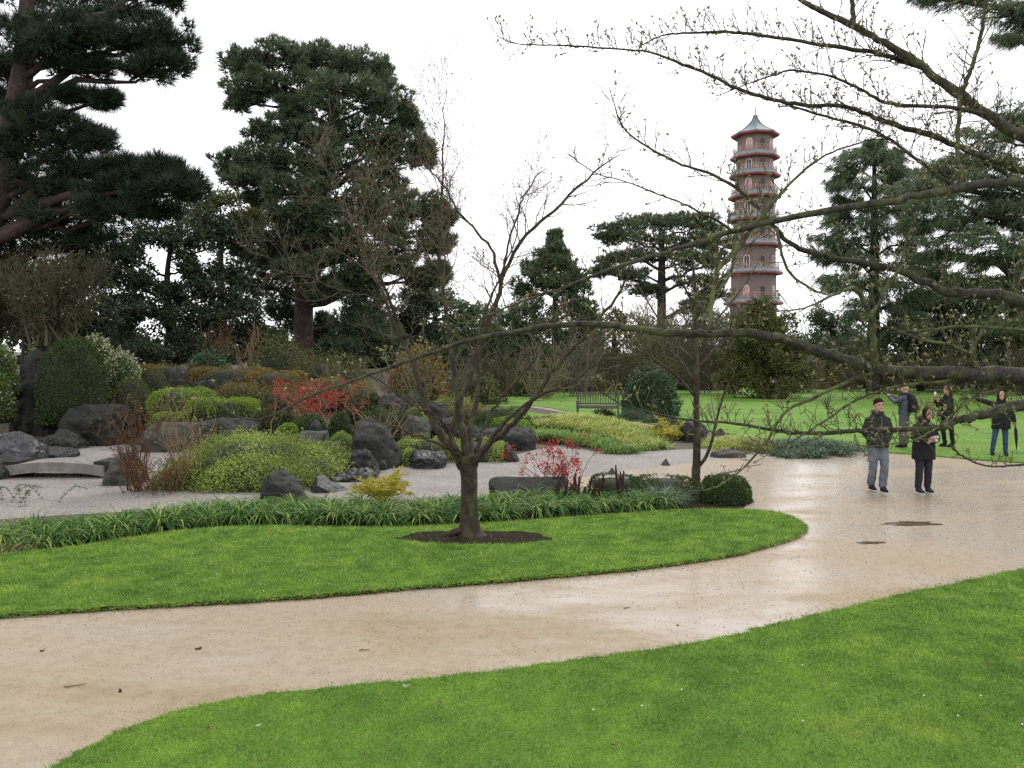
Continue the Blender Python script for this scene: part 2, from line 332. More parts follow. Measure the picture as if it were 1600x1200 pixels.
M['acer_twig'] = plain('acer_twig', (.125, .10, .068), .8, .1); M['twig_dull'] = plain('dull_twig', (.085, .08, .046), .85, .05)
M['bench'] = surf('weathered_oak', (.06, .056, .042), (.115, .108, .085), 9, (.7, .9), .5, 40)
# ================================================================ SETTING
def ragged(q, amp):
    """a cut turf edge is never a clean curve"""
    r = np.vstack([q, q[:1]]); seg = np.linalg.norm(np.diff(r, axis=0), axis=1); cs = np.concatenate([[0], np.cumsum(seg)]); m = int(min(1400, cs[-1]/.07)); s_ = np.linspace(0, cs[-1], m+1)[:-1]
    p = np.column_stack([np.interp(s_, cs, r[:, 0]), np.interp(s_, cs, r[:, 1])]); tg = unit(np.roll(p, -1, 0)-np.roll(p, 1, 0)); nn = np.column_stack([tg[:, 1], -tg[:, 0]])
    g = np.random.default_rng(len(p)); w_ = sum(a*np.sin(s_*f+g.uniform(0, 6)) for a, f in ((.5, 1.3), (.35, 3.7), (.3, 8.1), (.25, 17.)))+g.normal(0, .35, m)
    return p+nn*(w_*amp)[:, None]
def sheet(name, poly, z, mat, n=5, smooth=True, drop=0., kind='structure', side=None, rag=0.):
    q = catmull(np.asarray(poly)[:, :2], n, True) if smooth else np.asarray(poly)[:, :2]
    if rag: q = ragged(q, rag)
    bm = bmesh.new(); vs_ = [bm.verts.new((x, y, z)) for x, y in q]; f = bm.faces.new(vs_)
    if f.normal.z < 0: f.normal_flip()
    if drop:
        lo = [bm.verts.new((x, y, z-drop)) for x, y in q]
        for i in range(len(q)):
            j = (i+1) % len(q); g = bm.faces.new((vs_[i], vs_[j], lo[j], lo[i])); g.material_index = 1
    bmesh.ops.triangulate(bm, faces=[f]); bmesh.ops.recalc_face_normals(bm, faces=bm.faces[:]) if drop else None
    me = bpy.data.meshes.new(name); bm.to_mesh(me); bm.free(); me.materials.append(mat)
    if side: me.materials.append(side)
    o = link(name, me); tag(o, kind=kind); return o, q
Gs = lambda pts, z=0.: np.array([G(u, v, z)[:2] for u, v in pts])
# ground: one sheet to the horizon, rising into the rock garden mound in the west
gx = np.unique(np.concatenate([np.linspace(-900, -40, 18), np.linspace(-40, 40, 101), np.linspace(40, 900, 18)]))
gy = np.unique(np.concatenate([np.linspace(-60, 10, 12), np.linspace(10, 60, 71), np.linspace(60, 1500, 30)]))
XX, YY = np.meshgrid(gx, gy); ZZ = hgt(XX, YY)
ZZ = ZZ+np.where(ZZ > .05, np.sin(XX*2.1+YY)*.06+np.sin(YY*1.7-XX*.6)*.06, 0)
mb = MB(); ii = np.arange(len(gy)-1)[:, None]*len(gx); jj = np.arange(len(gx)-1)[None]
mb.add(np.stack([XX, YY, ZZ], -1).reshape(-1, 3), np.stack([ii+jj, ii+jj+1, ii+jj+len(gx)+1, ii+jj+len(gx)], -1).reshape(-1, 4))
tag(mb.build('ground', M['litter'], smooth=True), kind='structure')
# raked gravel 'sea'
GRAV = Gs([(-260, 812), (-200, 715), (0, 700), (110, 692), (200, 694), (330, 712), (470, 742), (560, 742), (610, 728), (700, 722), (790, 714), (850, 700), (900, 694), (1000, 703), (1080, 702), (1150, 700), (1230, 714), (1230, 760), (1100, 792), (800, 792), (500, 800), (200, 800)])
sheet('gravel_bed', GRAV, .004, M['gravel'], 4)
# sandy path: bottom left round the island lawn into the wide forecourt
PATH = np.vstack([Gs([(-300, 1230), (60, 1260), (500, 1150), (1000, 1060), (1400, 980), (1700, 920)]), Gs([(1900, 860), (2000, 735)]), Gs([(1700, 722), (1500, 716), (1370, 704), (1250, 714), (1150, 716), (1040, 729), (900, 748), (840, 758), (900, 792), (1180, 800), (1240, 830), (1100, 868), (700, 905), (300, 930), (-100, 950), (-500, 985)])])
sheet('sandy_path', PATH, .008, M['path'], 4)
sheet('garden_path', np.vstack([Gs([(780, 629), (870, 643), (960, 657), (1060, 674)]), Gs([(1035, 665), (960, 650), (900, 643), (830, 632), (795, 627)])]), .012, M['path'], 4)
# lawns
ISLE_PX = [(-330, 985), (-120, 969), (0, 960), (200, 946), (400, 935), (600, 920), (800, 904), (950, 890), (1100, 872), (1195, 853), (1245, 835), (1257, 820), (1232, 806), (1180, 797), (1060, 797), (900, 808), (760, 818), (600, 824), (420, 822), (320, 826), (220, 838), (110, 855), (0, 866), (-150, 874), (-330, 880)]
isle_o, ISLE = sheet('lawn', Gs(ISLE_PX, .05), .05, M['lawn'], 5, drop=.09, side=M['soil'], rag=.022)
FORE_PX = [(20, 1240), (95, 1190), (170, 1148), (260, 1114), (340, 1097), (420, 1085), (520, 1074), (650, 1062), (780, 1048), (900, 1029), (1020, 1014), (1150, 990), (1300, 955), (1450, 920), (1600, 888), (1800, 840)]
FORE = np.vstack([Gs(FORE_PX, .05), [[16, 13], [16, 2], [6, 1.2], [0, 1.2], [-2.6, 4]]])
fore_o, FORE = sheet('lawn', FORE, .05, M['lawn'], 5, drop=.09, side=M['soil'], rag=.022)
far_o, FAR = sheet('lawn', np.vstack([Gs([(1120, 674), (1230, 690), (1330, 702), (1372, 705), (1430, 709), (1500, 715), (1600, 722), (1800, 730), (2100, 738), (2600, 745)], .04), [[60, 17], [75, 60], [22, 62], [4, 58], [-3, 52]], Gs([(760, 634), (840, 634), (900, 645), (960, 652), (1040, 666)], .04)]), .04, M['lawn'], 3, drop=.05, side=M['lawn'])
sheet('lawn', Gs([(800, 640), (860, 649), (930, 662), (990, 672), (940, 676), (870, 664), (800, 652)], .03), .03, M['lawn'], 3, drop=.03, side=M['soil'])
# bare soil: round the tree, and under the edging plants
soilc = G(738, 839.5, .056); rg = np.random.default_rng(5)
an = np.linspace(0, 2*math.pi, 26)[:-1]; rr = 1+rg.normal(0, .07, 25)
_, RING = sheet('soil_ring', np.stack([soilc[0]+1.1*np.cos(an)*rr+.02, soilc[1]+.42*np.sin(an)*rr], -1), .058, M['soil'], 3, rag=.03)
BED = np.vstack([Gs([(-330, 884), (0, 868), (220, 840), (320, 828), (600, 826), (900, 810), (1060, 799), (1150, 798), (1160, 786), (1090, 774), (1000, 774), (800, 788), (500, 796), (250, 802), (0, 826), (-330, 836)])])
sheet('planting_bed', BED, .016, M['soil'], 3)
# puddles on the forecourt
rg = np.random.default_rng(11)
for (u, v, ru, rv) in [(1425, 818, 40, 3.4), (1362, 848, 22, 2.2)]:
    k = 22; an = np.arange(k)*2*math.pi/k; r = 1+rg.normal(0, .2, k)
    sheet('puddle', Gs([(u+ru*math.cos(a)*q, v+rv*math.sin(a)*q) for a, q in zip(an, r)], .012), .0125, M['water'], 4)
# grass blades
def grass_blades(poly, z, n, seed, wfun, h=(.018, .04), wd=(.003, .006)):
    rng = np.random.default_rng(seed); p = sample_poly(poly, n, rng, wfun); p = p[~inpoly(p, RING) | (rng.random(len(p)) < .04)]; n = len(p)
    base = np.column_stack([p, np.full(n, z)]); dist = np.hypot(p[:, 0], p[:, 1])
    D = np.column_stack([rng.normal(0, .55, (n, 2)), np.full(n, .8)])
    sc = np.clip(dist/7, .8, 2.2); m = MB()
    needles(m, base, D, rng.uniform(*h, n)*np.sqrt(sc), rng.uniform(*wd, n)*sc, rng); return m
infr = lambda p: (np.abs(p[:, 0]) < .70*p[:, 1]+.7)
tag(grass_blades(FORE, .048, 275000, 1, lambda p: infr(p)*(p[:, 1] > 4.6)*np.clip((6.5/np.maximum(p[:, 1], 4))**1.6, .12, 1)).build('grass', M['grass']), 'short mown grass of the near lawn below the path', 'grass', kind='stuff')
tag(grass_blades(ISLE, .048, 195000, 2, lambda p: infr(p)*np.clip((9.5/p[:, 1])**1.5, .2, 1), (.02, .042)).build('grass', M['grass']), 'short mown grass of the island lawn round the bare tree', 'grass', kind='stuff')
tag(grass_blades(FAR, .038, 70000, 3, lambda p: infr(p)*np.clip((21/p[:, 1])**2.2, 0, 1), (.018, .03), (.003, .006)).build('grass', M['grass']), 'grass of the far lawn behind the walkers', 'grass', kind='stuff')
# ragged turf edges hanging over the path
def edge_tufts(poly, z, seed, n, ok):
    rng = np.random.default_rng(seed); q = np.vstack([poly, poly[:1]]); seg = np.linalg.norm(np.diff(q, axis=0), axis=1); cs = np.concatenate([[0], np.cumsum(seg)])
    t = rng.uniform(0, cs[-1], n); x = np.interp(t, cs, q[:, 0]); y = np.interp(t, cs, q[:, 1]); m = ok(x, y); x, y = x[m], y[m]; n = len(x)
    base = np.column_stack([x+rng.normal(0, .018, n), y+rng.normal(0, .018, n), np.full(n, z)+rng.uniform(-.03, .0, n)])
    D = np.column_stack([rng.normal(0, 1, (n, 2)), rng.uniform(-.25, .8, n)]); m_ = MB()
    return needles(m_, base, D, rng.uniform(.03, .08, n), rng.uniform(.005, .01, n), rng)
fr2 = lambda x, y: (abs(x) < .64*y+.5) & (y > 4)
tag(edge_tufts(ISLE, .05, 21, 26000, fr2).build('grass', M['grass']), 'ragged grass fringe along the edge of the island lawn', 'grass', kind='stuff')
tag(edge_tufts(FAR, .04, 23, 9000, lambda x, y: fr2(x, y) & (y < 40)).build('grass', M['grass']), 'ragged grass fringe along the edge of the far lawn', 'grass', kind='stuff')
tag(edge_tufts(FORE, .05, 22, 20000, fr2).build('grass', M['grass']), 'ragged grass fringe along the edge of the near lawn', 'grass', kind='stuff')
# brown grit washed against the lawn edges
def margin(poly, seed, n, wd):
    rng = np.random.default_rng(seed); q = np.vstack([poly, poly[:1]]); seg = np.linalg.norm(np.diff(q, axis=0), axis=1); cs = np.concatenate([[0], np.cumsum(seg)])
    t = rng.uniform(0, cs[-1], n*4); c = np.column_stack([np.interp(t, cs, q[:, 0]), np.interp(t, cs, q[:, 1])])
    c = c+rng.normal(0, 1, c.shape)*(wd*(.6+.5*np.sin(t*.9)+.3*np.sin(t*2.7)))[:, None]
    c = c[(abs(c[:, 0]) < .64*c[:, 1]+.4) & (c[:, 1] > 4.6)]; return c[~inpoly(c, ISLE) & ~inpoly(c, FORE) & inpoly(c, PATHC)][:n]
PATHC = catmull(PATH, 4, True)
# grit on the path
rng = np.random.default_rng(31)
pp = sample_poly(PATH, 7000, rng, lambda p: infr(p)*np.clip((7/np.maximum(p[:, 1], 3))**1.5, .05, 1))
edge = lambda p: ~inpoly(p, ISLE) & ~inpoly(p, FORE)
pp = np.vstack([pp[edge(pp)], margin(FORE, 41, 6000, .17), margin(ISLE, 42, 4000, .11)]); n = len(pp); s = rng.uniform(.002, .0062, n)*np.clip(pp[:, 1]/7, .8, 2)
o8 = np.array([[1, 0, 0], [0, 1, 0], [-1, 0, 0], [0, -1, 0], [0, 0, .7], [0, 0, -.5]]); f8 = np.array([[0, 1, 4], [1, 2, 4], [2, 3, 4], [3, 0, 4], [1, 0, 5], [2, 1, 5], [3, 2, 5], [0, 3, 5]])
mb = MB(); v = np.column_stack([pp, np.full(n, .009)])[:, None]+o8[None]*s[:, None, None]*rng.uniform(.6, 1.5, (n, 1, 3))
mb.add(v.reshape(-1, 3), (f8[None]+np.arange(n)[:, None, None]*6).reshape(-1, 3))
M['grit'] = leafmat('path_grit', [(.06, .04, .022), (.18, .115, .055), (.30, .22, .14), (.10, .08, .06)], 0, .7)
tag(mb.build('gravel', M['grit']), 'loose grit and small stones scattered over the sandy path', 'gravel', kind='stuff')
# ================================================================ ROCKS
def fbm(co, s, seed):
    v = Vector(co)*s+Vector((seed*7.3, seed*3.1, seed*1.7)); return mnoise.fractal(v, 1.0, 2.1, 5)
def rock(name, label, outline, d, thick, mat, seed, rough=.06, sub=4, group=None, cut=.25, sink=.35, lean=0.):
    """a rock with the outline it shows from the path: widest in its middle, tapering to front and back, sunk into the ground"""
    o2 = np.array([P(u, v, d) for u, v in outline]); base = o2[:, 2].min(); cx = o2[:, 0].mean()
    pts = []
    rg = np.random.default_rng(seed)
    for k, (dy, sx, sz) in enumerate([(-.5, .72, .66), (-.2, .95, .93), (0, 1, 1), (.3, .93, .95), (.55, .65, .72)]):
        for x, y, z in o2:
            pts.append((cx+(x-cx)*sx+rg.normal(0, .02*thick), d+dy*thick+lean*(z-base)+rg.normal(0, .05*thick), base+(z-base)*sz*(1+rg.normal(0, .02))))
    pts += [(x, y, z-sink) for x, y, z in pts if z < base+.25*(o2[:, 2].max()-base)]
    bm = bmesh.new(); vv = [bm.verts.new(p) for p in pts]
    r = bmesh.ops.convex_hull(bm, input=vv)
    bmesh.ops.delete(bm, geom=list({e for e in r['geom_interior']+r['geom_unused'] if isinstance(e, bmesh.types.BMVert)}), context='VERTS')
    size = max(o2[:, 0].ptp() if hasattr(o2[:, 0], 'ptp') else np.ptp(o2[:, 0]), np.ptp(o2[:, 2]))
    for _ in range(sub):
        es = [e for e in bm.edges if e.calc_length() > size*.062]
        if not es: break
        bmesh.ops.subdivide_edges(bm, edges=es, cuts=1, use_grid_fill=True); bmesh.ops.triangulate(bm, faces=bm.faces[:])
    for _ in range(1): bmesh.ops.smooth_vert(bm, verts=bm.verts[:], factor=.25, use_axis_x=True, use_axis_y=True, use_axis_z=True)
    bm.normal_update()
    for v in bm.verts:
        c = v.co; a = fbm(c, 1.6/size*1.2, seed); b = fbm(c, 5.5/size, seed+3); e = abs(fbm(Vector((c.x*.5, c.y*.5, c.z*1.6)), 3.2/size, seed+9))
        v.co = c+v.normal*size*rough*(a*.9+b*.7+.35*fbm(c, 14/size, seed+5)-cut*3.2*max(0, .25-e))
    bmesh.ops.recalc_face_normals(bm, faces=bm.faces[:])
    me = bpy.data.meshes.new(name); bm.to_mesh(me); bm.free(); me.materials.append(mat)
    for p in me.polygons: p.use_smooth = False
    c0 = Vector((cx, d, base)); me.transform(Matrix.Translation(-c0))
    try: me.set_sharp_from_angle(angle=R(22)); me.polygons.foreach_set('use_smooth', np.ones(len(me.polygons), bool))
    except Exception: pass
    o = link(name, me, None, c0); return tag(o, label, 'rock', group)
RG = 'rocks set round the gravel garden'
rock('standing_rock', 'tall dark upright rock at the far left beside the dome bush', [(24, 700), (28, 610), (40, 560), (62, 546), (92, 560), (104, 600), (108, 650), (104, 700)], 26.6, 1.6, M['rock_moss'], 1, group=RG)
rock('boulder', 'large dark blocky boulder below the dome bush', [(103, 694), (106, 660), (113, 636), (145, 630), (188, 631), (198, 648), (203, 672), (200, 693)], 24.2, 1.5, M['rock_moss'], 2, .05, group=RG)
rock('low_rock', 'small rugged dark rock in front of the blocky boulder', [(68, 699), (76, 680), (98, 671), (118, 680), (131, 692), (133, 699)], 22.9, .8, M['rock'], 3, .08, group=RG)
rock('sloping_rock', 'wet dark rock sloping down to the stone bridge at far left', [(-20, 742), (-15, 690), (5, 676), (30, 676), (62, 696), (68, 722), (60, 742)], 19.6, 1.2, M['rock_wet'], 4, .05, group=RG)
rock('flat_slab', 'flat wet shining slab behind the stone bridge', [(42, 717), (46, 700), (70, 698), (112, 701), (118, 710), (116, 720)], 20.9, 1.1, M['rock_wet'], 5, .03, group=RG)
rock('bridge_rock', 'dark rock under the left end of the stone bridge', [(-30, 758), (-25, 722), (5, 718), (22, 728), (26, 750), (22, 758)], 17.6, 1.0, M['rock'], 6, group=RG)
rock('bridge_rock', 'grey rock at the right end of the stone bridge', [(166, 772), (172, 735), (180, 712), (200, 708), (214, 722), (226, 748), (226, 772)], 16.9, .9, M['rock_pale'], 7, group=RG)
rock('terrace_rock', 'long low pale rock ledge behind the red-twig shrub', [(222, 698), (226, 672), (250, 661), (300, 660), (328, 668), (332, 696)], 22.6, 1.0, M['rock_pale'], 8, .04, group=RG)
rock('terrace_rock', 'dark rock ledge carrying the small black plant label', [(306, 692), (308, 662), (330, 656), (380, 656), (408, 660), (414, 690)], 22.4, .9, M['rock'], 9, .04, group=RG)
rock('upper_rock', 'grey upright rock on the mound beside the pale evergreen shrub', [(264, 602), (268, 578), (280, 572), (296, 574), (301, 602)], 28.5, .6, M['rock_pale'], 10, .05, group=RG)
rock('upper_rock', 'brown-grey rock band below the bronze clipped hedge', [(296, 624), (300, 598), (330, 592), (380, 590), (410, 602), (414, 626)], 27.4, .8, M['rock_moss'], 11, .05, group=RG)
rock('wedge_rock', 'tall wedge-shaped dark rock at the head of the gravel', [(548, 729), (550, 690), (553, 660), (572, 656), (602, 664), (618, 690), (629, 716), (631, 729)], 19.4, 1.0, M['rock'], 12, .04, group=RG)
rock('stone_block', 'squat tapered grey stone like a cut pillar', [(459, 712), (464, 688), (470, 673), (511, 673), (515, 690), (516, 712)], 20.0, .8, M['rock_pale'], 13, .015, group=RG)
rock('pointed_stone', 'small pointed stone behind the squat pillar stone', [(482, 676), (486, 664), (493, 655), (501, 664), (504, 676)], 21.2, .4, M['rock'], 14, .04, group=RG)
rock('ledge_stone', 'narrow ledge stone between the pillar stone and the wedge rock', [(512, 706), (514, 690), (530, 689), (534, 700), (534, 706)], 20.3, .4, M['rock_pale'], 15, .03, group=RG)
rock('folded_rock', 'rounded dark rock in front of the wedge rock', [(535, 738), (540, 718), (556, 706), (574, 704), (582, 716), (592, 734), (592, 750), (560, 750)], 18.2, .8, M['rock'], 16, .08, group=RG)
rock('folded_rock', 'low crumpled dark rock at the gravel edge below the wedge rock', [(514, 752), (520, 744), (545, 738), (570, 732), (590, 736), (592, 748), (575, 754)], 17.3, .7, M['rock_wet'], 17, .09, group=RG)
rock('small_rock', 'small rock at the foot of the wedge rock', [(588, 732), (588, 722), (596, 717), (604, 720), (607, 731)], 18.8, .35, M['rock'], 18, .05, group=RG)
rock('layered_rock', 'low black layered rock before the clipped hedge', [(640, 729), (644, 712), (652, 704), (686, 704), (696, 713), (698, 728)], 19.2, .8, M['rock_wet'], 19, .07, group=RG)
rock('rounded_rock', 'rounded upright grey rock right of the red shrub', [(588, 660), (590, 632), (600, 615), (614, 613), (628, 622), (635, 640), (635, 660)], 23.6, .8, M['rock'], 20, .05, group=RG)
rock('flat_topped_rock', 'flat-topped grey rock seen between the limbs of the bare tree', [(682, 676), (685, 656), (706, 651), (712, 653), (713, 676)], 22.6, .7, M['rock'], 21, .03, group=RG)
rock('slanting_rock', 'slanting pale rock just left of the bare tree', [(628, 682), (632, 660), (640, 650), (664, 654), (672, 668), (672, 684)], 22.0, .7, M['rock_pale'], 22, .05, group=RG)
rock('pointed_rock', 'pointed rock high behind the bare tree trunk', [(664, 652), (668, 634), (677, 627), (690, 632), (700, 646), (700, 654)], 25.2, .6, M['rock'], 23, .05, group=RG)
rock('ridge_rock', 'long dark ridge rock behind the low clipped hedge', [(712, 694), (714, 672), (740, 664), (752, 672), (754, 694)], 21.6, .7, M['rock'], 24, .06, group=RG)
rock('wedge_stone', 'small wedge stone at the right end of the low clipped hedge', [(780, 720), (784, 704), (790, 692), (800, 700), (812, 718)], 20.2, .4, M['rock'], 25, .04, group=RG)
rock('edge_rock', 'dark rock at the left end of the variegated planting', [(742, 690), (745, 672), (780, 668), (828, 670), (834, 684), (832, 694)], 22.8, .8, M['rock'], 26, .05, group=RG)
rock('mound_rock', 'grey peaked rock in front of the pale green mound shrub', [(404, 782), (410, 756), (424, 737), (442, 735), (458, 748), (474, 766), (482, 782)], 15.0, .7, M['rock'], 27, .04, group=RG)
rock('leaning_slab', 'flat leaning slab beside the golden fern', [(482, 778), (488, 758), (496, 742), (510, 752), (540, 764), (556, 772), (556, 780)], 15.9, .6, M['rock_wet'], 28, .04, group=RG)
rock('leaning_slab', 'small leaning slab between the mound shrub and the gravel', [(478, 764), (486, 746), (496, 740), (512, 754), (516, 764)], 16.6, .4, M['rock'], 281, .04, group=RG)
rock('bank_rock', 'dark rounded rock beside the golden fern behind the slim tree', [(1062, 692), (1064, 668), (1076, 658), (1094, 660), (1106, 672), (1106, 692)], 24.8, .8, M['rock'], 29, .05, group=RG)
rock('bank_rock', 'small grey rock right of the slim tree', [(1112, 688), (1116, 676), (1126, 670), (1136, 678), (1136, 688)], 25.6, .5, M['rock'], 30, .05, group=RG)
rock('low_slab', 'long low slab at the edge of the wet forecourt', [(1108, 716), (1112, 705), (1140, 702), (1164, 706), (1167, 714)], 21.0, .5, M['rock_pale'], 31, .03, group=RG)
for i, (u, v, lab) in enumerate([(1040, 727, 'right-hand of the two small pyramid marker stones on the gravel edge'), (956, 741, 'left-hand of the two small pyramid marker stones, beside the burgundy stems')]):
    c = G(u, v, .0); s = PX(9, c[1]); mb = MB()
    vv = np.array([[-s, -s, -.05], [s, -s, -.05], [s, s, -.05], [-s, s, -.05], [s*.05, 0, s*1.25]])
    mb.add(vv, [[3, 2, 1, 0]]); mb.f.append(np.array([[0, 1, 4], [1, 2, 4], [2, 3, 4], [3, 0, 4]]))
    tag(mb.build('marker_stone', M['rock_wet'], None, False, c), lab, 'stone', 'pyramid marker stones')
# long flat-topped stone and its wall beside the quince
tag(rock('flat_topped_stone', '', [(763, 790), (765, 752), (768, 748), (880, 747), (887, 750), (888, 790)], 15.3, 1.0, M['rock_moss'], 33, .014, cut=.15), 'long flat-topped dark stone block beside the red quince', 'rock', RG)
# arched stone bridge
t = thing('stone_bridge', 'gently arched pale granite slab bridge over the gravel', 'bridge', tuple(P(97, 735, 17.8)))
xs = np.linspace(-1, 1, 15); cb = P(98, 728, 17.8); hw = PX(78, 17.8)
top = .0+cb[2]+.09*(1-xs**2)+.04; bot = top-.2-.02*abs(xs); mb = MB(); sec = []
for x, tz, bz in zip(xs, top, bot):
    sec.append([(cb[0]+x*hw, cb[1]-.38, bz), (cb[0]+x*hw, cb[1]-.38, tz), (cb[0]+x*hw, cb[1]+.45, tz), (cb[0]+x*hw, cb[1]+.45, bz)])
sec = np.array(sec).reshape(-1, 3); f = [[i*4+k, i*4+(k+1) % 4, i*4+4+(k+1) % 4, i*4+4+k] for i in range(14) for k in range(4)]+[[3, 2, 1, 0], [56, 57, 58, 59]]
mb.add(sec, f).build('deck', M['granite'], t)
mb = MB().box((cb[0]-hw+.12, cb[1]+.03, .1), (.3, .7, .5)).build('abutment', M['rock'], t); mb = MB().box((cb[0]+hw-.1, cb[1]+.03, .1), (.3, .7, .5)).build('abutment', M['rock'], t)
# black plant label on the ledge
t = thing('plant_label', 'small black rectangular plant label before the rock ledge', 'sign', tuple(P(339, 676, 21.7)))
c = P(339, 668, 21.7); MB().box(c, (.19, .015, .12)).build('plate', M['burgundy'] if 0 else plain('black_plate', (.004, .004, .004), .4), t); MB().box((c[0], c[1]+.012, c[2]-.2), (.02, .015, .5)).build('stake', M['darkbark'], t)
# ================================================================ SHRUBS
def dome_pts(rng, n, c, r, flat=.0, sq=1.0, low=-.25, jit=.05):
    d = rsphere(rng, n*2); d = d[d[:, 2] > low][:n]; k = len(d)
    e = np.sign(d)*abs(d)**sq
    rad = 1+rng.normal(0, jit, k)
    return np.array(c)+e*np.array(r)*rad[:, None], unit(d/np.array(r))
def shrub(name, label, domes, mat, n=3500, leaf=(.05, .022), jit=.05, loose=.8, group=None, seed=0, extra=None, cat='shrub', sq=1., core=.9, lump=.06):
    """clipped or mounded shrub: leaves over one or more domes, on a solid dark core standing in for inner shade. domes: (u0,u1,vtop,vbase,d[,depth radius])"""
    rng = np.random.default_rng(seed+hash(name) % 97 if 0 else seed+17)
    D = []
    for q in domes:
        u0, u1, vt, vb, d = q[:5]; c = P((u0+u1)/2, vb, d); top = P((u0+u1)/2, vt, d); rx = PX((u1-u0)/2, d); rz = top[2]-c[2]
        ry = q[5] if len(q) > 5 else rx*.8
        D.append((c, (rx, ry, rz)))
    base = np.array(D[0][0]); t = thing(name, label, cat, base, group)
    mb = MB(); area = np.array([r[0]*r[1]+r[2]*(r[0]+r[1]) for c, r in D]); area /= area.sum()
    cores = []
    for (c, r), a in zip(D, area):
        p, nn = dome_pts(rng, int(n*a), c, r, sq=sq, jit=jit)
        # lumps
        ph = rng.uniform(0, 6, 6); kk = 4.5/max(r)
        lm = np.sin(p[:, 0]*kk+ph[0])*np.sin(p[:, 1]*kk*1.1+ph[1])+.6*np.sin(p[:, 0]*kk*2.3+ph[2])*np.sin(p[:, 2]*kk*2.2+ph[3])
        p = p+nn*(lm*lump*min(r))[:, None]
        dr = unit(nn*.9+rng.normal(0, loose, p.shape)); sz = rng.uniform(.7, 1.3, len(p))
        leaf_quads(mb, p-dr*leaf[0]*.4, dr, leaf[0]*sz, leaf[1]*sz, rng)
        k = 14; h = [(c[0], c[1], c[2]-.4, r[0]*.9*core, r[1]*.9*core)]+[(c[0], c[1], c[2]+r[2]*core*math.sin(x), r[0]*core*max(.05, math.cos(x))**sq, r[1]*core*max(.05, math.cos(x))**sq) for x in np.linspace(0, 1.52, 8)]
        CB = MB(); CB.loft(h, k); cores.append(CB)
    tag(mb.build('foliage', mat, t), kind='stuff'); [x.build('shade_core', M['core'], t, True) for x in cores]
    return t
M['core'] = surf('shrub_shade', (.010, .014, .005), (.024, .03, .010), 12, (.8, .9), .8, 40)  # near-black hull colour: the shade inside a shrub, painted
def flowers(t, domes, mat, n, size, seed, spread=1.02, top=.1, k=5):
    rng = np.random.default_rng(seed); mb = MB()
    for q in domes:
        u0, u1, vt, vb, d = q[:5]; c = P((u0+u1)/2, vb, d); r = (PX((u1-u0)/2, d), PX((u1-u0)/2, d)*.8, P(0, vt, d)[2]-c[2])
        p, nn = dome_pts(rng, n, c, r, low=top, jit=.05)
        for _ in range(k):
            pp = p+rng.normal(0, size*.9, p.shape); leaf_quads(mb, pp, unit(nn+rng.normal(0, .8, p.shape)), size, size*.8, rng)
    tag(mb.build('flowers', mat, t), kind='stuff')
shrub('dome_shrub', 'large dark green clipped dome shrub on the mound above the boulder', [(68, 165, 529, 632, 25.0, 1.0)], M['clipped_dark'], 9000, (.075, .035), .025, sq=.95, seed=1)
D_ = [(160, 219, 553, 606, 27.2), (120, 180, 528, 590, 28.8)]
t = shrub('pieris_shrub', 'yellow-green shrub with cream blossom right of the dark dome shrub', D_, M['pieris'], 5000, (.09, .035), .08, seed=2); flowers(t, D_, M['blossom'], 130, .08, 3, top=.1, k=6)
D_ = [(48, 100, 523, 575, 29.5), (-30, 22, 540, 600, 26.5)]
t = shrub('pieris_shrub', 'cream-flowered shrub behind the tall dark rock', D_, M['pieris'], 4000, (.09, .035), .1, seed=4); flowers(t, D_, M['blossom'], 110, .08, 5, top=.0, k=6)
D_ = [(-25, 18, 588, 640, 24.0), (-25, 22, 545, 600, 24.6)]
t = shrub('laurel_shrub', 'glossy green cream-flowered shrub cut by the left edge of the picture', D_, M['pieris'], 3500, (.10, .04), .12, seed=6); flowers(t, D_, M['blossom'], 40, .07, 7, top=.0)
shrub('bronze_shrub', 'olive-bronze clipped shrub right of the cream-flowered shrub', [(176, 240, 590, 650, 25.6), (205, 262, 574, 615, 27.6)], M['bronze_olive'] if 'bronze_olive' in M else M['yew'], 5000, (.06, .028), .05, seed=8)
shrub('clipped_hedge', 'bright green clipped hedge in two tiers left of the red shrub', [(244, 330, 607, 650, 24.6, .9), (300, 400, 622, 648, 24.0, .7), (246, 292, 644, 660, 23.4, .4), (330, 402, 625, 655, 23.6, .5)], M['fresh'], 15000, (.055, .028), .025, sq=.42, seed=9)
shrub('bronze_hedge', 'long low bronze clipped hedge along the top of the mound', [(215, 330, 570, 596, 30, .8), (300, 430, 574, 606, 29, .9), (390, 475, 580, 610, 28, .9)], M['bronze'], 12000, (.06, .03), .03, sq=.45, seed=10)
D_ = [(298, 354, 553, 585, 30)]
t = shrub('rhododendron', 'pale green broad-leaved evergreen on the mound behind the bronze hedge', D_, M['sedge'], 900, (.22, .07), .15, seed=11)
shrub('olive_shrub', 'loose yellow-green shrub behind the red-flowered shrub', [(395, 480, 532, 600, 31), (450, 540, 556, 610, 30), (500, 580, 566, 625, 29)], M['olive_leaf'] if 'olive_leaf' in M else M['yew'], 9000, (.10, .04), .16, seed=12, core=.8, lump=.14)
shrub('clipped_hedge', 'dark bronze hedge strip between red shrub and rounded rock', [(540, 592, 600, 640, 25.5, .7), (470, 560, 590, 616, 27, .8)], M['bronze'], 3500, (.06, .03), .05, seed=13)
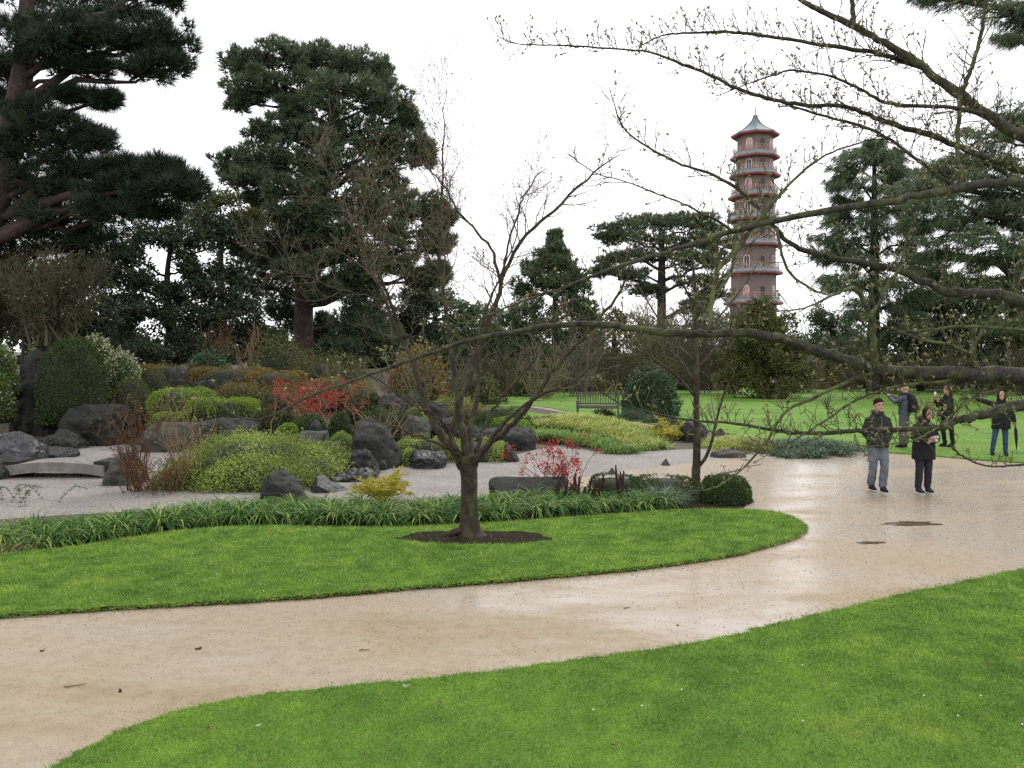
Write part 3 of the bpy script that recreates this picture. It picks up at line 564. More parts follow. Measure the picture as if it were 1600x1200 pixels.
for i, (q, lab) in enumerate([((430, 462, 646, 676, 22.0), 'dark green clipped ball under the left end of the red shrub'), ((456, 512, 648, 684, 21.6), 'green clipped ball behind the pointed stone'), ((436, 466, 662, 680, 21.2), 'small bright green tuft shrub beside the pillar stone'), ((392, 434, 640, 672, 22.8), 'brown-green clipped ball right of the rock ledge'), ((512, 552, 645, 690, 21.6), 'dark spreading shrub under the right end of the red shrub'), ((568, 600, 616, 650, 24.0), 'yellow-green small shrub left of the rounded grey rock')]):
    shrub('ball_shrub', lab, [q], [M['clipped_dark'], M['clipped'], M['fresh'], M['yew'], M['clipped_dark'], M['clipped']][i], 2200, (.055, .028), .05, group='clipped ball shrubs in the rock garden', seed=20+i)
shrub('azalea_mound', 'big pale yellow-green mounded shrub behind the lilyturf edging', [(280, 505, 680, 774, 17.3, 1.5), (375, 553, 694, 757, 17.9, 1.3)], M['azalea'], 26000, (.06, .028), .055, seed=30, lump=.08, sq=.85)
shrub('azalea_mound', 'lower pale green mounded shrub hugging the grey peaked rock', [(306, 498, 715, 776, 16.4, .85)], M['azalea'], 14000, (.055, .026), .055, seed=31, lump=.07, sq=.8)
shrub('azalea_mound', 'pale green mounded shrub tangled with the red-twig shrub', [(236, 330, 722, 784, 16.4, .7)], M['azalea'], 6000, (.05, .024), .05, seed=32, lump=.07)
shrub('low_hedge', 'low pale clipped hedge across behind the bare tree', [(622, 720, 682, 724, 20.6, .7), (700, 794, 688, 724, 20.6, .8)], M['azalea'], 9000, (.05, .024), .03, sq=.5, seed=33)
shrub('low_hedge', 'short fresh green hedge between pillar stone and wedge rock', [(512, 556, 676, 706, 20.9, .5), (440, 470, 680, 700, 21.0, .4)], M['fresh'], 2500, (.05, .024), .04, seed=34)
shrub('small_shrub', 'small yellow shrub between the wedge rock and the black layered rock', [(628, 650, 702, 730, 19.3)], M['azalea'], 900, (.05, .024), .08, seed=35)
shrub('small_shrub', 'small variegated shrub above the slanting pale rock', [(636, 664, 636, 656, 23.5), (655, 675, 652, 668, 22.4)], M['azalea'], 1200, (.05, .024), .08, seed=36)
shrub('low_hedge', 'low dark brown-green clipped hedge beside the burgundy stems', [(920, 1000, 744, 782, 15.2, .5), (985, 1088, 745, 782, 15.6, .5)], M['clipped_brown'] if 'clipped_brown' in M else M['clipped_dark'], 8000, (.035, .018), .03, sq=.45, seed=37)
shrub('ball_shrub', 'round clipped green ball shrub at the tip of the island lawn', [(1091, 1173, 742, 786, 14.7, .42)], M['clipped'], 9000, (.035, .018), .03, seed=38, sq=.85)
shrub('camellia', 'big round glossy dark green evergreen bush beyond the bench', [(974, 1056, 577, 640, 34.5, 1.1)], M['camellia'], 7000, (.11, .05), .06, seed=39, lump=.1)
shrub('low_shrub', 'pale grey-green low planting beside the bench and the evergreen bush', [(965, 1010, 640, 660, 32, .4), (1000, 1040, 648, 664, 31, .4), (1030, 1066, 652, 668, 30, .4)], M['sedge'], 3500, (.10, .02), .1, seed=40)
shrub('low_shrub', 'low green tuft under the bench', [(925, 962, 640, 653, 34.4, .3)], M['clipped'], 900, (.1, .03), .15, seed=401)
shrub('brown_mat', 'flat brown heather mat at the back of the variegated planting', [(815, 892, 650, 662, 29, .5)], M['bronze'], 1500, (.06, .02), .06, seed=41)
shrub('brown_mat', 'dark brown heather mat behind the golden fern', [(1018, 1044, 664, 674, 28, .3)], M['twigleaf'] if 'twigleaf' in M else M['bronze'], 600, (.06, .02), .06, seed=42)
# ---- strap-leaf edging plants
def clump_mesh(seed, n, Lr, Wr, mat, name, spread=.09, droop=(1.2, 2.1), lean=(.05, .75), seg=4):
    rng = np.random.default_rng(seed); mb = MB()
    a = rng.uniform(0, 2*math.pi, n); r = np.sqrt(rng.random(n))*spread
    base = np.column_stack([r*np.cos(a), r*np.sin(a), np.zeros(n)]); az = a+rng.normal(0, .5, n)
    ribbon_blades(mb, base, az, rng.uniform(*Lr, n), rng.uniform(*Wr, n), rng.uniform(*lean, n), rng.uniform(*droop, n), rng, seg)
    return mb.mesh(name, mat)
lily = [clump_mesh(50+i, 150, (.34, .58), (.010, .018), M['lily'], 'lilyturf_clump', .09, (1.5, 2.4), (.1, .85)) for i in range(6)]
rng = np.random.default_rng(77)
front_px = np.array([(-60, 868), (0, 862), (110, 852), (220, 834), (320, 822), (420, 818), (600, 820), (760, 814), (900, 804), (1000, 798), (1050, 792)], float)
fg = np.array([G(u, v) for u, v in front_px]); cs = np.concatenate([[0], np.cumsum(np.linalg.norm(np.diff(fg, axis=0), axis=1))])
def edge_at(s): return np.array([np.interp(s, cs, fg[:, k]) for k in range(3)])
ORD = lambda n: str(n)+('th' if 10 <= n % 100 <= 20 else {1: 'st', 2: 'nd', 3: 'rd'}.get(n % 10, 'th'))
nseen = 0
ROWS = [(.16, .40, 'front row'), (.52, .42, 'second row'), (.9, .46, 'third row'), (1.25, .55, 'back row')]
for ri, (off, step, _) in enumerate(ROWS):
    for s in np.arange(.1*ri, cs[-1]-ri*.15, step):
        p = edge_at(s)+np.array([rng.normal(0, .06), off+rng.normal(0, .05), 0])
        o = link('lilyturf_clump', lily[rng.integers(6)], None, (p[0], p[1], .015)); o.rotation_euler = (0, 0, rng.uniform(0, 6.28)); k = rng.uniform(.95, 1.18); o.scale = (k, k, k*rng.uniform(.85, 1.05))
        vis = abs(p[0]) < .625*p[1]; nseen += int(vis and ri == 0)
        tag(o, ('lilyturf clump in the front row along the lawn, '+ORD(nseen)+' from the left' if vis else 'lilyturf clump of the front row cut by the left picture edge') if ri == 0 else ['', 'arching lilyturf clump in the second row behind the lawn edge', 'arching lilyturf clump in the third row of the edging', 'arching lilyturf clump in the back row against the gravel'][ri], 'plant', 'lilyturf clumps edging the island lawn')
pale = [clump_mesh(60+i, 110, (.22, .38), (.006, .011), M['lily_pale'], 'pale_grass_clump', droop=(1.0, 1.9), lean=(.3, 1.0)) for i in range(3)]
for i, (u, v) in enumerate([(-30, 868), (12, 864), (40, 862), (66, 858), (22, 858)]):
    p = G(u, v); o = link('pale_grass_clump', pale[i % 3], None, (p[0], p[1], .015)); o.rotation_euler = (0, 0, i*1.3)
    tag(o, 'straw-coloured low grass clump before the lilyturf, '+['cut by the picture edge', 'nearest the left edge in view', 'in the middle of the patch', 'farthest right of the patch', 'at the back of the patch'][i], 'plant', 'straw grass clumps at the left end of the edging')
sed = [clump_mesh(70+i, 170, (.30, .48), (.006, .010), M['sedge'], 'sedge_clump', .1, (1.1, 1.9), (.1, .9)) for i in range(3)]
for i, (u, v) in enumerate([(985, 790), (1008, 786), (1030, 786), (1048, 790), (1000, 778), (1022, 776), (1042, 780), (1058, 786)]):
    p = G(u, v); o = link('sedge_clump', sed[i % 3], None, (p[0], p[1], .015)); o.rotation_euler = (0, 0, i*2.1); o.scale = (1.05,)*3
    tag(o, 'blue-green sedge clump beside the round ball shrub, '+(ORD(i+1)+' from left in front' if i < 4 else ORD(i-3)+' from left behind'), 'plant', 'sedge clumps left of the round ball shrub')
# ---- planted masses nobody could count
def mass(name, label, poly, n, mesh_list, mats_scale, mat, seed, z=.01, hump=0.):
    rng = np.random.default_rng(seed); p = sample_poly(poly, n, rng); mb = MB()
    bases = []
    for me in mesh_list:
        v = np.empty(len(me.vertices)*3); me.vertices.foreach_get('co', v); f = np.empty(len(me.loops), int); me.loops.foreach_get('vertex_index', f); bases.append((v.reshape(-1, 3), f.reshape(-1, 4)))
    c0 = p.mean(0); ext = np.ptp(p, axis=0)/2
    for q in p:
        v, f = bases[rng.integers(len(bases))]; a = rng.uniform(0, 6.28); k = rng.uniform(.75, 1.25)*mats_scale
        R_ = np.array([[math.cos(a), -math.sin(a), 0], [math.sin(a), math.cos(a), 0], [0, 0, 1]]); hz = z+hump*max(0, 1-(((q-c0)/ext)**2).sum()*.8)
        mb.add(v@R_.T*k+np.array([q[0], q[1], hz]), f)
    return tag(mb.build(name, mat), label, 'ground cover', kind='stuff')
small = [clump_mesh(80+i, 46, (.20, .36), (.014, .024), None, 'tmp', .12, (.9, 1.8), (.2, 1.0), 2) for i in range(4)]
mass('ground_cover', 'yellow-cream variegated ground cover beyond the gravel', Gs([(806, 664), (850, 660), (900, 664), (960, 674), (1020, 684), (1040, 700), (1000, 705), (930, 690), (860, 680), (812, 676)]), 420, small, 1.25, M['cover_yellow'], 90, hump=.4)
mass('ground_cover', 'fresh green ground cover under the variegated mass', Gs([(810, 676), (860, 682), (930, 694), (1000, 706), (960, 710), (930, 704), (870, 694), (810, 690)]), 170, small, 1.1, M['cover_green'], 91, hump=.2)
mass('ground_cover', 'green and yellow ground cover at the edge of the forecourt', Gs([(1105, 690), (1150, 688), (1215, 694), (1212, 708), (1160, 705), (1110, 704)]), 130, small, 1.0, M['cover_yellow'], 92, hump=.15)
mass('ground_cover', 'dark sedge bed at the corner of the forecourt and far lawn', Gs([(1208, 696), (1260, 694), (1330, 700), (1352, 710), (1320, 716), (1240, 717), (1208, 713)]), 170, small, 1.0, M['sedge'], 93, hump=.2)
mass('ground_cover', 'brown-green low plants left of the forecourt sedge bed', Gs([(1150, 694), (1240, 694), (1215, 712), (1165, 712), (1140, 703)]), 70, small, .7, M['yew'], 94, hump=.2)
lo_t = [clump_mesh(86+i, 70, (.22, .36), (.009, .015), M['lily'], 'grass_tuft', .1, (1.1, 1.9)) for i in range(2)]
for i, (u, v) in enumerate([(952, 708), (970, 709), (990, 708), (1012, 704), (1030, 702)]):
    p = G(u, v); o = link('grass_tuft', lo_t[i % 2], None, (p[0], p[1], 0)); o.scale = (1.3,)*3; o.rotation_euler = (0, 0, i)
    tag(o, 'arching green grass tuft on the far gravel bank, '+ORD(i+1)+' from the left', 'plant', 'grass tufts on the far gravel bank')
# ---- golden ferns
def fern(label, u, v, d, h, n, seed, mat):
    rng = np.random.default_rng(seed); c = P(u, v, d); t = thing('golden_fern', label, 'fern', c, 'golden ferns by the gravel')
    for i in range(n):
        az = i*2*math.pi/n+rng.normal(0, .2); Ln = h*rng.uniform(.85, 1.25); mb = MB(); S = np.linspace(0, 1, 14)
        ang = rng.uniform(.15, 1.0)+rng.uniform(.5, 1.1)*S**1.3; rr = np.cumsum(np.sin(ang))*Ln/14; zz = np.cumsum(np.cos(ang))*Ln/14
        pts = c+np.column_stack([rr*math.cos(az), rr*math.sin(az), zz]); mb.tube(pts, np.linspace(.006, .002, 14), 3, False)
        tg = unit(np.gradient(pts, axis=0)); sd = unit(np.cross(tg, [0, 0, 1]))
        for s_ in (-1, 1):
            Q = np.repeat(pts[2:], 2, 0)+np.repeat(tg[2:], 2, 0)*np.tile([0, Ln/28], len(pts)-2)[:, None]
            Lf = np.repeat(np.sin(np.linspace(.5, 3.0, len(pts)-2)), 2)*Ln*.26+.01
            leaf_quads(mb, Q, np.repeat(sd[2:]*s_+tg[2:]*.6, 2, 0)+rng.normal(0, .28, Q.shape), Lf, Lf*.2, rng)
        mb.build('frond', mat, t)
fern('golden fern arching over the lilyturf beside the leaning slab', 600, 786, 14.4, .62, 24, 1, M['fern'])
fern('golden fern in the bank beside the dark rounded rock', 1048, 692, 25, .8, 22, 2, M['fern'])
# low juniper sprays on the left gravel
rng = np.random.default_rng(8)
t = thing('juniper_spray', 'thin low green sprays growing over the gravel at far left', 'plant', tuple(G(40, 790)))
for i in range(9):
    u = rng.uniform(-5, 110); b0 = G(u, rng.uniform(778, 792)); mb = MB(); az = rng.uniform(0, 6.28); S = np.linspace(0, 1, 9)[:, None]
    pts = b0+S*np.array([math.cos(az)*.5, math.sin(az)*.3, .0])+np.array([0, 0, 1])*(.28*np.sin(S*2.2)); mb.tube(pts, .004, 3, False)
    needles(mb, np.repeat(pts, 8, 0), rng.normal(0, 1, (72, 3))*[1, 1, .4]+[0, 0, .2], .07, .012, rng); mb.build('spray', M['cedar'], t)
# ================================================================ EVERGREEN TREES
def bent(a, b, rng, n=7, sag=.06, wig=.04):
    a, b = np.asarray(a, float), np.asarray(b, float); L_ = np.linalg.norm(b-a); s = np.linspace(0, 1, n)[:, None]
    p = a+(b-a)*s+np.sin(s*math.pi)*np.array([0, 0, sag*L_]); p[1:-1] += rng.normal(0, wig*L_/3, (n-2, 3)); return p
def evergreen(name, label, cat, base, trunk, clumps, mat, bark, seed, style='pine', n_sub=14, n_tuft=26, tuft=(.42, .055), group=None, dj=1.0, sub_r=.34, parts=True, tuft_k=6):
    """trunk: [(u,v,width_px,d)]; clumps: [(u,v,ru,rv,d)], every clump hung on a limb from the trunk"""
    rng = np.random.default_rng(seed); b = np.asarray(base, float); dr_ = style == 'droop'; n_sub = int(n_sub*(1.0 if dr_ else 1.25)); tuft = (tuft[0]*(1.35 if dr_ else 1.1), tuft[1]*(.9 if dr_ else 1.3))
    t = thing(name, label, cat, b, group)
    tp = np.array([P(u, v, d) for u, v, w_, d in trunk]); tr = np.array([PX(w_, d)/2 for u, v, w_, d in trunk]); tp[0] = b-[0, 0, .3]
    tps = catmull(tp, 4); trs = np.interp(np.linspace(0, 1, len(tps)), np.linspace(0, 1, len(tr)), tr)
    MB().tube(tps, trs, 9).build('trunk', bark, t, True)
    lim = MB(); crown = MB()
    for (u, v, ru, rv, d) in clumps:
        rx, rz = PX(ru, d), PX(rv, d)*1.15; rx *= (1.22 if dr_ else 1); ry = rx*.8
        dd = d+rng.normal(0, .25)*dj*rx; c = P(u, v, dd)
        z_att = c[2]-.25*np.linalg.norm(c[:2]-tps[-1][:2])-.3
        k = int(np.clip(np.argmin(abs(tps[:, 2]-z_att)), 1, len(tps)-1)); a = tps[k]
        r0 = min(trs[k]*.5, .035*np.linalg.norm(c-a)+.03)
        pts = bent(a, c, rng, 7, .05, .08); lim.tube(pts, np.linspace(r0, .025, 7), 5, False)
        dirs = rsphere(rng, n_sub); dirs[:, 2] = dirs[:, 2]*.9+.12
        sc = c+dirs*np.array([rx, ry, rz])*rng.uniform(.4, 1.08, (n_sub, 1))
        for q in sc:
            lim.twig(bent(pts[4]*.4+c*.6, q, rng, 4, .03, .08), np.linspace(r0*.35+.01, .012, 4), 3)
        n_tuft_ = int(n_tuft*1.25); nT = n_tuft_*n_sub; which = np.repeat(np.arange(n_sub), n_tuft_)
        sr = np.array([rx, ry, max(rz, rx*.35)])*sub_r
        dd2 = rsphere(rng, nT); q = sc[which]+dd2*sr*np.cbrt(rng.uniform(.15, 1, (nT, 1)))
        if style == 'pine':
            axis = unit(dd2*.6+np.array([0, 0, .75])+unit(q-c)*.5)
            Pn = np.repeat(q, tuft_k, 0); D = np.repeat(axis, tuft_k, 0)+rng.normal(0, .55, (nT*tuft_k, 3))
            needles(crown, Pn, D, tuft[0]*rng.uniform(.6, 1.15, nT*tuft_k), tuft[1], rng)
        elif style == 'droop':
            out_ = unit((q-tps[k])*[1, 1, .0]+rng.normal(0, .3, q.shape)); axis = unit(out_*.8+np.array([0, 0, -.8])+rng.normal(0, .25, q.shape))
            Pn = np.repeat(q, tuft_k, 0)+rng.normal(0, .06, (nT*tuft_k, 3)); D = np.repeat(axis, tuft_k, 0)+rng.normal(0, .3, (nT*tuft_k, 3))
            needles(crown, Pn, D, tuft[0]*rng.uniform(.6, 1.2, nT*tuft_k), tuft[1], rng)
        else:
            Pn = np.repeat(q, tuft_k, 0)+rng.normal(0, .1, (nT*tuft_k, 3)); leaf_quads(crown, Pn, rng.normal(0, 1, Pn.shape)+np.repeat(dd2, tuft_k, 0)*.6, tuft[0]*rng.uniform(.6, 1.2, len(Pn)), tuft[1], rng)
    tag(lim.build('limbs', bark, t, True), kind='stuff'); tag(crown.build('crown', mat, t), kind='stuff'); return t
TG = 'evergreen trees behind the garden'
def base_at(u, d): q = P(u, 560, d); return (q[0], q[1], float(hgt(q[0], q[1])))
# big pine at the left edge, its boughs reaching over the picture corner
evergreen('pine_tree', 'huge dark pine at the left edge with boughs reaching across the sky', 'tree', base_at(-40, 30), [(-40, 560, 60, 30), (-30, 420, 52, 30), (0, 280, 44, 30), (30, 150, 34, 30), (40, 60, 26, 30), (45, -60, 18, 30)],
    [(20, 40, 60, 26, 30), (90, 55, 70, 26, 29), (150, 60, 70, 28, 30), (210, 70, 60, 30, 30), (262, 72, 40, 34, 30), (240, 110, 50, 24, 29.5), (120, 20, 70, 20, 31), (215, 18, 50, 22, 31), (262, -5, 26, 18, 30), (40, -20, 80, 26, 31),
     (60, 85, 60, 16, 30), (130, 110, 50, 12, 30), (165, 160, 26, 12, 29.5), (110, 150, 24, 9, 29.5), (20, 165, 50, 24, 30), (60, 190, 50, 24, 30), (110, 215, 50, 22, 29.5), (150, 222, 28, 16, 29.5), (40, 235, 60, 30, 30), (-20, 200, 60, 50, 31),
     (130, 268, 60, 18, 29.5), (190, 265, 50, 18, 29.5), (245, 268, 34, 22, 29.5), (295, 290, 28, 24, 29.5), (255, 300, 50, 22, 29.5), (190, 300, 60, 24, 30), (120, 305, 70, 30, 30), (60, 290, 70, 34, 30), (0, 300, 60, 40, 31), (170, 335, 60, 20, 30), (100, 345, 70, 30, 30), (240, 330, 40, 18, 30), (20, 360, 70, 40, 31), (80, 385, 60, 24, 31), (-30, 420, 60, 50, 31), (140, 385, 50, 20, 31), (10, 110, 40, 20, 31)],
    M['pine'], M['pinebark'], 101, n_sub=22, n_tuft=13, tuft=(.42, .022), group=TG, tuft_k=9, sub_r=.27)
# great pine in the left centre
evergreen('pine_tree', 'tall spreading blue-green pine standing clear against the sky left of centre', 'tree', base_at(478, 44), [(478, 575, 36, 44), (474, 500, 30, 44), (480, 400, 27, 44), (500, 300, 24, 44), (520, 200, 20, 44), (525, 110, 12, 44)],
    [(385, 100, 42, 22, 44), (440, 92, 50, 22, 44), (500, 100, 55, 26, 44), (555, 105, 50, 24, 44), (595, 125, 28, 24, 44), (400, 135, 45, 20, 43.5), (460, 140, 60, 24, 43), (530, 150, 60, 28, 43), (590, 165, 50, 30, 43.5), (632, 190, 26, 26, 44), (380, 160, 26, 12, 43.5), (450, 175, 30, 14, 43),
     (430, 205, 40, 14, 43.5), (480, 215, 50, 22, 43), (560, 215, 70, 34, 43), (620, 235, 45, 34, 43.5), (660, 245, 24, 22, 44), (372, 262, 36, 18, 43.5), (420, 250, 50, 22, 43), (480, 260, 50, 24, 43), (545, 265, 60, 30, 43), (600, 285, 50, 26, 43.5), (395, 285, 40, 16, 43), (455, 300, 45, 20, 43), (410, 312, 24, 10, 43.5),
     (530, 315, 60, 26, 43), (600, 330, 60, 26, 43), (660, 325, 36, 24, 43.5), (690, 345, 22, 20, 44), (560, 365, 60, 26, 43), (630, 375, 60, 26, 43), (680, 385, 30, 18, 43.5), (430, 360, 50, 26, 45), (410, 400, 50, 26, 45), (460, 400, 60, 28, 45), (540, 410, 60, 26, 43.5), (610, 420, 60, 24, 43.5), (680, 430, 26, 16, 43.5), (665, 440, 26, 14, 44),
     (420, 450, 55, 30, 45), (450, 490, 30, 26, 46), (560, 450, 45, 26, 44), (560, 500, 40, 36, 44.5), (590, 540, 40, 30, 45), (505, 520, 24, 24, 46), (545, 555, 36, 26, 45), (480, 335, 44, 18, 42.4), (505, 372, 48, 20, 42.3), (450, 340, 40, 16, 42.6), (470, 425, 40, 16, 42.6), (515, 455, 40, 18, 43)],
    M['pine_b'], M['pinebark'], 102, n_sub=24, n_tuft=15, tuft=(.40, .045), group=TG, tuft_k=8, sub_r=.28)
evergreen('evergreen_oak', 'dark many-stemmed evergreen tree with sky showing through between the two pines', 'tree', base_at(268, 40), [(268, 570, 22, 40), (268, 520, 18, 40), (262, 470, 12, 40), (262, 420, 8, 40), (270, 370, 6, 40)],
    [(190, 400, 36, 26, 40), (215, 440, 36, 26, 40), (190, 480, 36, 24, 40), (230, 490, 40, 22, 39.5), (300, 420, 34, 24, 40), (290, 380, 40, 24, 40), (240, 370, 40, 24, 40), (330, 460, 40, 24, 40), (300, 500, 36, 22, 39.5), (345, 510, 36, 26, 40), (220, 530, 44, 22, 39.5), (180, 530, 40, 22, 40), (310, 540, 44, 20, 39.5), (365, 430, 34, 24, 41), (370, 380, 36, 26, 41), (340, 350, 40, 24, 41), (380, 480, 36, 26, 41), (390, 530, 40, 26, 41), (160, 430, 30, 24, 41), (270, 460, 22, 16, 40)],
    M['evergreen'], M['darkbark'], 103, 'leaf', n_sub=12, n_tuft=20, tuft=(.20, .08), group=TG, tuft_k=5)
evergreen('ivy_clad_tree', 'grey-green rounded tree top behind the dark evergreen tree', 'tree', base_at(345, 52), [(345, 570, 14, 52), (345, 450, 10, 52), (345, 340, 6, 52)],
    [(300, 335, 40, 26, 52), (345, 318, 40, 22, 52), (385, 335, 36, 24, 52), (320, 365, 50, 26, 52), (385, 370, 40, 26, 52), (400, 345, 20, 14, 52)], M['holm'] if 'holm' in M else M['yew'], M['darkbark'], 104, 'leaf', n_sub=14, n_tuft=20, tuft=(.2, .08), group=TG, tuft_k=4)
evergreen('dark_shrub_tree', 'dark evergreen thicket tree under the left pine', 'tree', base_at(40, 36), [(40, 570, 20, 36), (45, 500, 14, 36), (50, 420, 8, 36)],
    [(20, 420, 50, 30, 36), (80, 420, 50, 30, 36), (130, 450, 40, 30, 36), (10, 480, 50, 34, 36), (150, 500, 40, 26, 35.5), (190, 550, 50, 20, 35), (120, 540, 50, 24, 35.5), (60, 510, 50, 30, 36), (230, 560, 40, 18, 35)], M['evergreen'], M['darkbark'], 105, 'leaf', n_sub=12, n_tuft=20, tuft=(.2, .08), group=TG, tuft_k=4)
evergreen('dark_yew', 'black-green conifer mass below the spreading pine', 'tree', base_at(585, 50), [(585, 575, 24, 50), (585, 520, 18, 50), (590, 450, 8, 50)],
    [(570, 480, 40, 34, 50), (600, 520, 46, 36, 50), (550, 530, 36, 34, 50), (620, 560, 40, 26, 50), (640, 510, 36, 30, 51), (575, 565, 40, 22, 49.5), (530, 560, 30, 22, 50), (655, 470, 26, 26, 52)], M['pine'], M['darkbark'], 106, n_sub=14, n_tuft=20, tuft=(.3, .06), group=TG)
evergreen('cypress', 'olive-green tree behind the left limbs of the bare tree', 'tree', base_at(680, 60), [(680, 575, 14, 60), (680, 520, 10, 60), (680, 455, 6, 60)],
    [(650, 475, 30, 20, 60), (690, 470, 34, 20, 60), (720, 490, 30, 22, 60), (665, 510, 36, 24, 60), (710, 530, 40, 24, 60), (660, 550, 36, 22, 60), (740, 560, 36, 22, 60), (750, 520, 26, 20, 61), (700, 575, 40, 20, 60)], M['cedar'], M['darkbark'], 107, 'leaf', n_sub=12, n_tuft=18, tuft=(.28, .1), group=TG, tuft_k=4)
evergreen('spruce', 'broad dark conifer with ragged top right of the bare tree', 'tree', base_at(868, 58), [(868, 590, 16, 58), (868, 520, 12, 58), (868, 440, 8, 58), (868, 375, 4, 58)],
    [(868, 378, 12, 14, 58), (862, 398, 24, 16, 58), (885, 412, 28, 16, 58), (842, 420, 28, 16, 58), (868, 440, 44, 18, 57.5), (905, 450, 28, 18, 58), (830, 452, 30, 18, 58), (860, 480, 54, 20, 57.5), (915, 490, 30, 20, 58), (815, 490, 34, 20, 58), (870, 520, 56, 22, 57.5), (820, 530, 40, 22, 58), (915, 530, 34, 22, 58), (850, 560, 56, 22, 57.5), (800, 565, 36, 22, 58), (905, 565, 36, 20, 58), (770, 540, 30, 24, 59)], M['cedar'], M['darkbark'], 108, n_sub=13, n_tuft=18, tuft=(.42, .07), group=TG)
evergreen('cedar_tree', 'flat-tiered cedar with a dark trunk left of the pagoda', 'tree', base_at(1034, 72), [(1034, 600, 18, 72), (1034, 520, 15, 72), (1034, 440, 13, 72), (1034, 380, 9, 72), (1030, 335, 5, 72)],
    [(1020, 345, 44, 12, 72), (1060, 350, 40, 12, 72), (970, 358, 36, 12, 72), (1100, 352, 34, 14, 72), (1010, 375, 50, 12, 71), (955, 372, 24, 9, 72), (1070, 380, 44, 14, 71), (1115, 378, 28, 12, 72), (1000, 400, 46, 10, 71.5), (1080, 408, 44, 12, 71.5), (960, 405, 26, 9, 72), (1120, 410, 24, 12, 72), (1100, 440, 40, 12, 71.5), (985, 430, 30, 9, 71.5), (1010, 455, 34, 10, 72), (1110, 465, 34, 12, 72), (1085, 480, 26, 9, 72), (940, 425, 18, 8, 72)], M['cedar'], M['darkbark'], 109, n_sub=13, n_tuft=22, tuft=(.42, .07), group=TG, sub_r=.4)
evergreen('yew_tree', 'bushy olive-brown yew in front of the pagoda foot', 'tree', base_at(1195, 48), [(1195, 620, 20, 48), (1195, 560, 14, 48), (1195, 480, 6, 48)],
    [(1192, 486, 26, 16, 48), (1175, 505, 30, 18, 48), (1212, 508, 28, 18, 48), (1195, 530, 46, 22, 47.5), (1230, 545, 28, 24, 48), (1160, 550, 30, 24, 48), (1195, 570, 52, 24, 47.5), (1240, 590, 26, 22, 48), (1160, 590, 36, 24, 48), (1205, 605, 46, 22, 47.5)], M['yew'], M['darkbark'], 110, 'leaf', n_sub=14, n_tuft=24, tuft=(.18, .07), group=TG, tuft_k=5)
evergreen('deodar_tree', 'tall drooping blue-green deodar right of the pagoda', 'tree', base_at(1365, 52), [(1365, 620, 22, 52), (1365, 520, 18, 52), (1366, 400, 13, 52), (1366, 300, 8, 52), (1366, 225, 4, 52)],
    [(1362, 228, 18, 10, 52), (1345, 242, 28, 12, 52), (1385, 245, 28, 12, 52), (1330, 262, 28, 12, 51.5), (1375, 268, 34, 14, 51.5), (1408, 272, 22, 12, 52), (1345, 292, 36, 14, 51.5), (1390, 298, 34, 14, 51.5), (1325, 315, 26, 12, 52), (1360, 325, 40, 16, 51.5), (1405, 325, 30, 14, 52), (1335, 350, 36, 14, 51.5), (1385, 355, 40, 16, 51.5), (1310, 372, 28, 14, 52), (1355, 382, 44, 16, 51.5), (1410, 382, 32, 16, 52), (1320, 402, 34, 14, 52), (1375, 412, 44, 18, 51.5), (1345, 440, 44, 18, 51.5), (1400, 448, 40, 18, 52), (1375, 480, 44, 18, 51.5), (1340, 500, 30, 18, 52), (1420, 500, 30, 20, 52), (1310, 340, 24, 12, 52), (1300, 395, 26, 12, 52), (1430, 350, 26, 16, 52), (1435, 410, 30, 16, 52), (1310, 440, 30, 16, 52), (1440, 460, 34, 18, 52), (1390, 240, 24, 12, 52.5), (1415, 300, 24, 12, 52.5), (1320, 285, 24, 10, 52)], M['cedar'], M['darkbark'], 111, 'droop', n_sub=13, n_tuft=12, tuft=(.42, .05), group=TG, tuft_k=6)
evergreen('cedar_tree', 'large dark cedar filling the right edge behind the near boughs', 'tree', base_at(1640, 46), [(1640, 620, 50, 46), (1640, 450, 44, 46), (1640, 300, 34, 46), (1640, 150, 20, 46)],
    [(1560, 215, 50, 16, 46), (1590, 200, 40, 14, 46), (1520, 250, 50, 14, 46), (1580, 250, 50, 18, 45.5), (1470, 268, 40, 12, 46), (1430, 290, 36, 12, 46), (1530, 280, 60, 16, 45.5), (1590, 300, 50, 20, 45.5), (1470, 315, 50, 14, 45.5), (1540, 330, 60, 18, 45), (1600, 345, 40, 24, 45.5), (1450, 350, 40, 12, 46), (1500, 368, 50, 16, 45.5), (1570, 385, 50, 20, 45.5), (1610, 410, 40, 24, 46), (1540, 410, 40, 12, 46), (1475, 395, 34, 10, 46), (1500, 345, 50, 16, 47), (1450, 300, 40, 12, 47), (1520, 440, 50, 18, 47), (1580, 450, 50, 22, 47), (1600, 180, 40, 18, 46), (1560, 320, 60, 20, 47), (1460, 430, 36, 14, 47), (1590, 500, 50, 24, 47)], M['cedar_dk'] if 'cedar_dk' in M else M['cedar'], M['darkbark'], 112, 'droop', n_sub=14, n_tuft=15, tuft=(.42, .05), group=TG, tuft_k=6)
evergreen('cedar_tree', 'drooping cedar bough hanging in from the top right corner', 'tree', base_at(1900, 22), [(1900, 620, 60, 22), (1880, 300, 50, 22), (1860, 0, 40, 22), (1850, -200, 24, 22)],
    [(1590, 40, 24, 14, 22), (1560, 18, 40, 10, 22), (1500, 0, 40, 8, 22), (1600, 10, 40, 16, 22), (1640, 40, 50, 24, 22), (1700, 30, 70, 40, 22), (1580, 62, 20, 8, 22), (1450, -8, 30, 6, 22), (1760, 80, 60, 40, 22)], M['cedar'], M['darkbark'], 113, 'droop', n_sub=9, n_tuft=9, tuft=(.22, .022), group=TG, tuft_k=9, sub_r=.4)
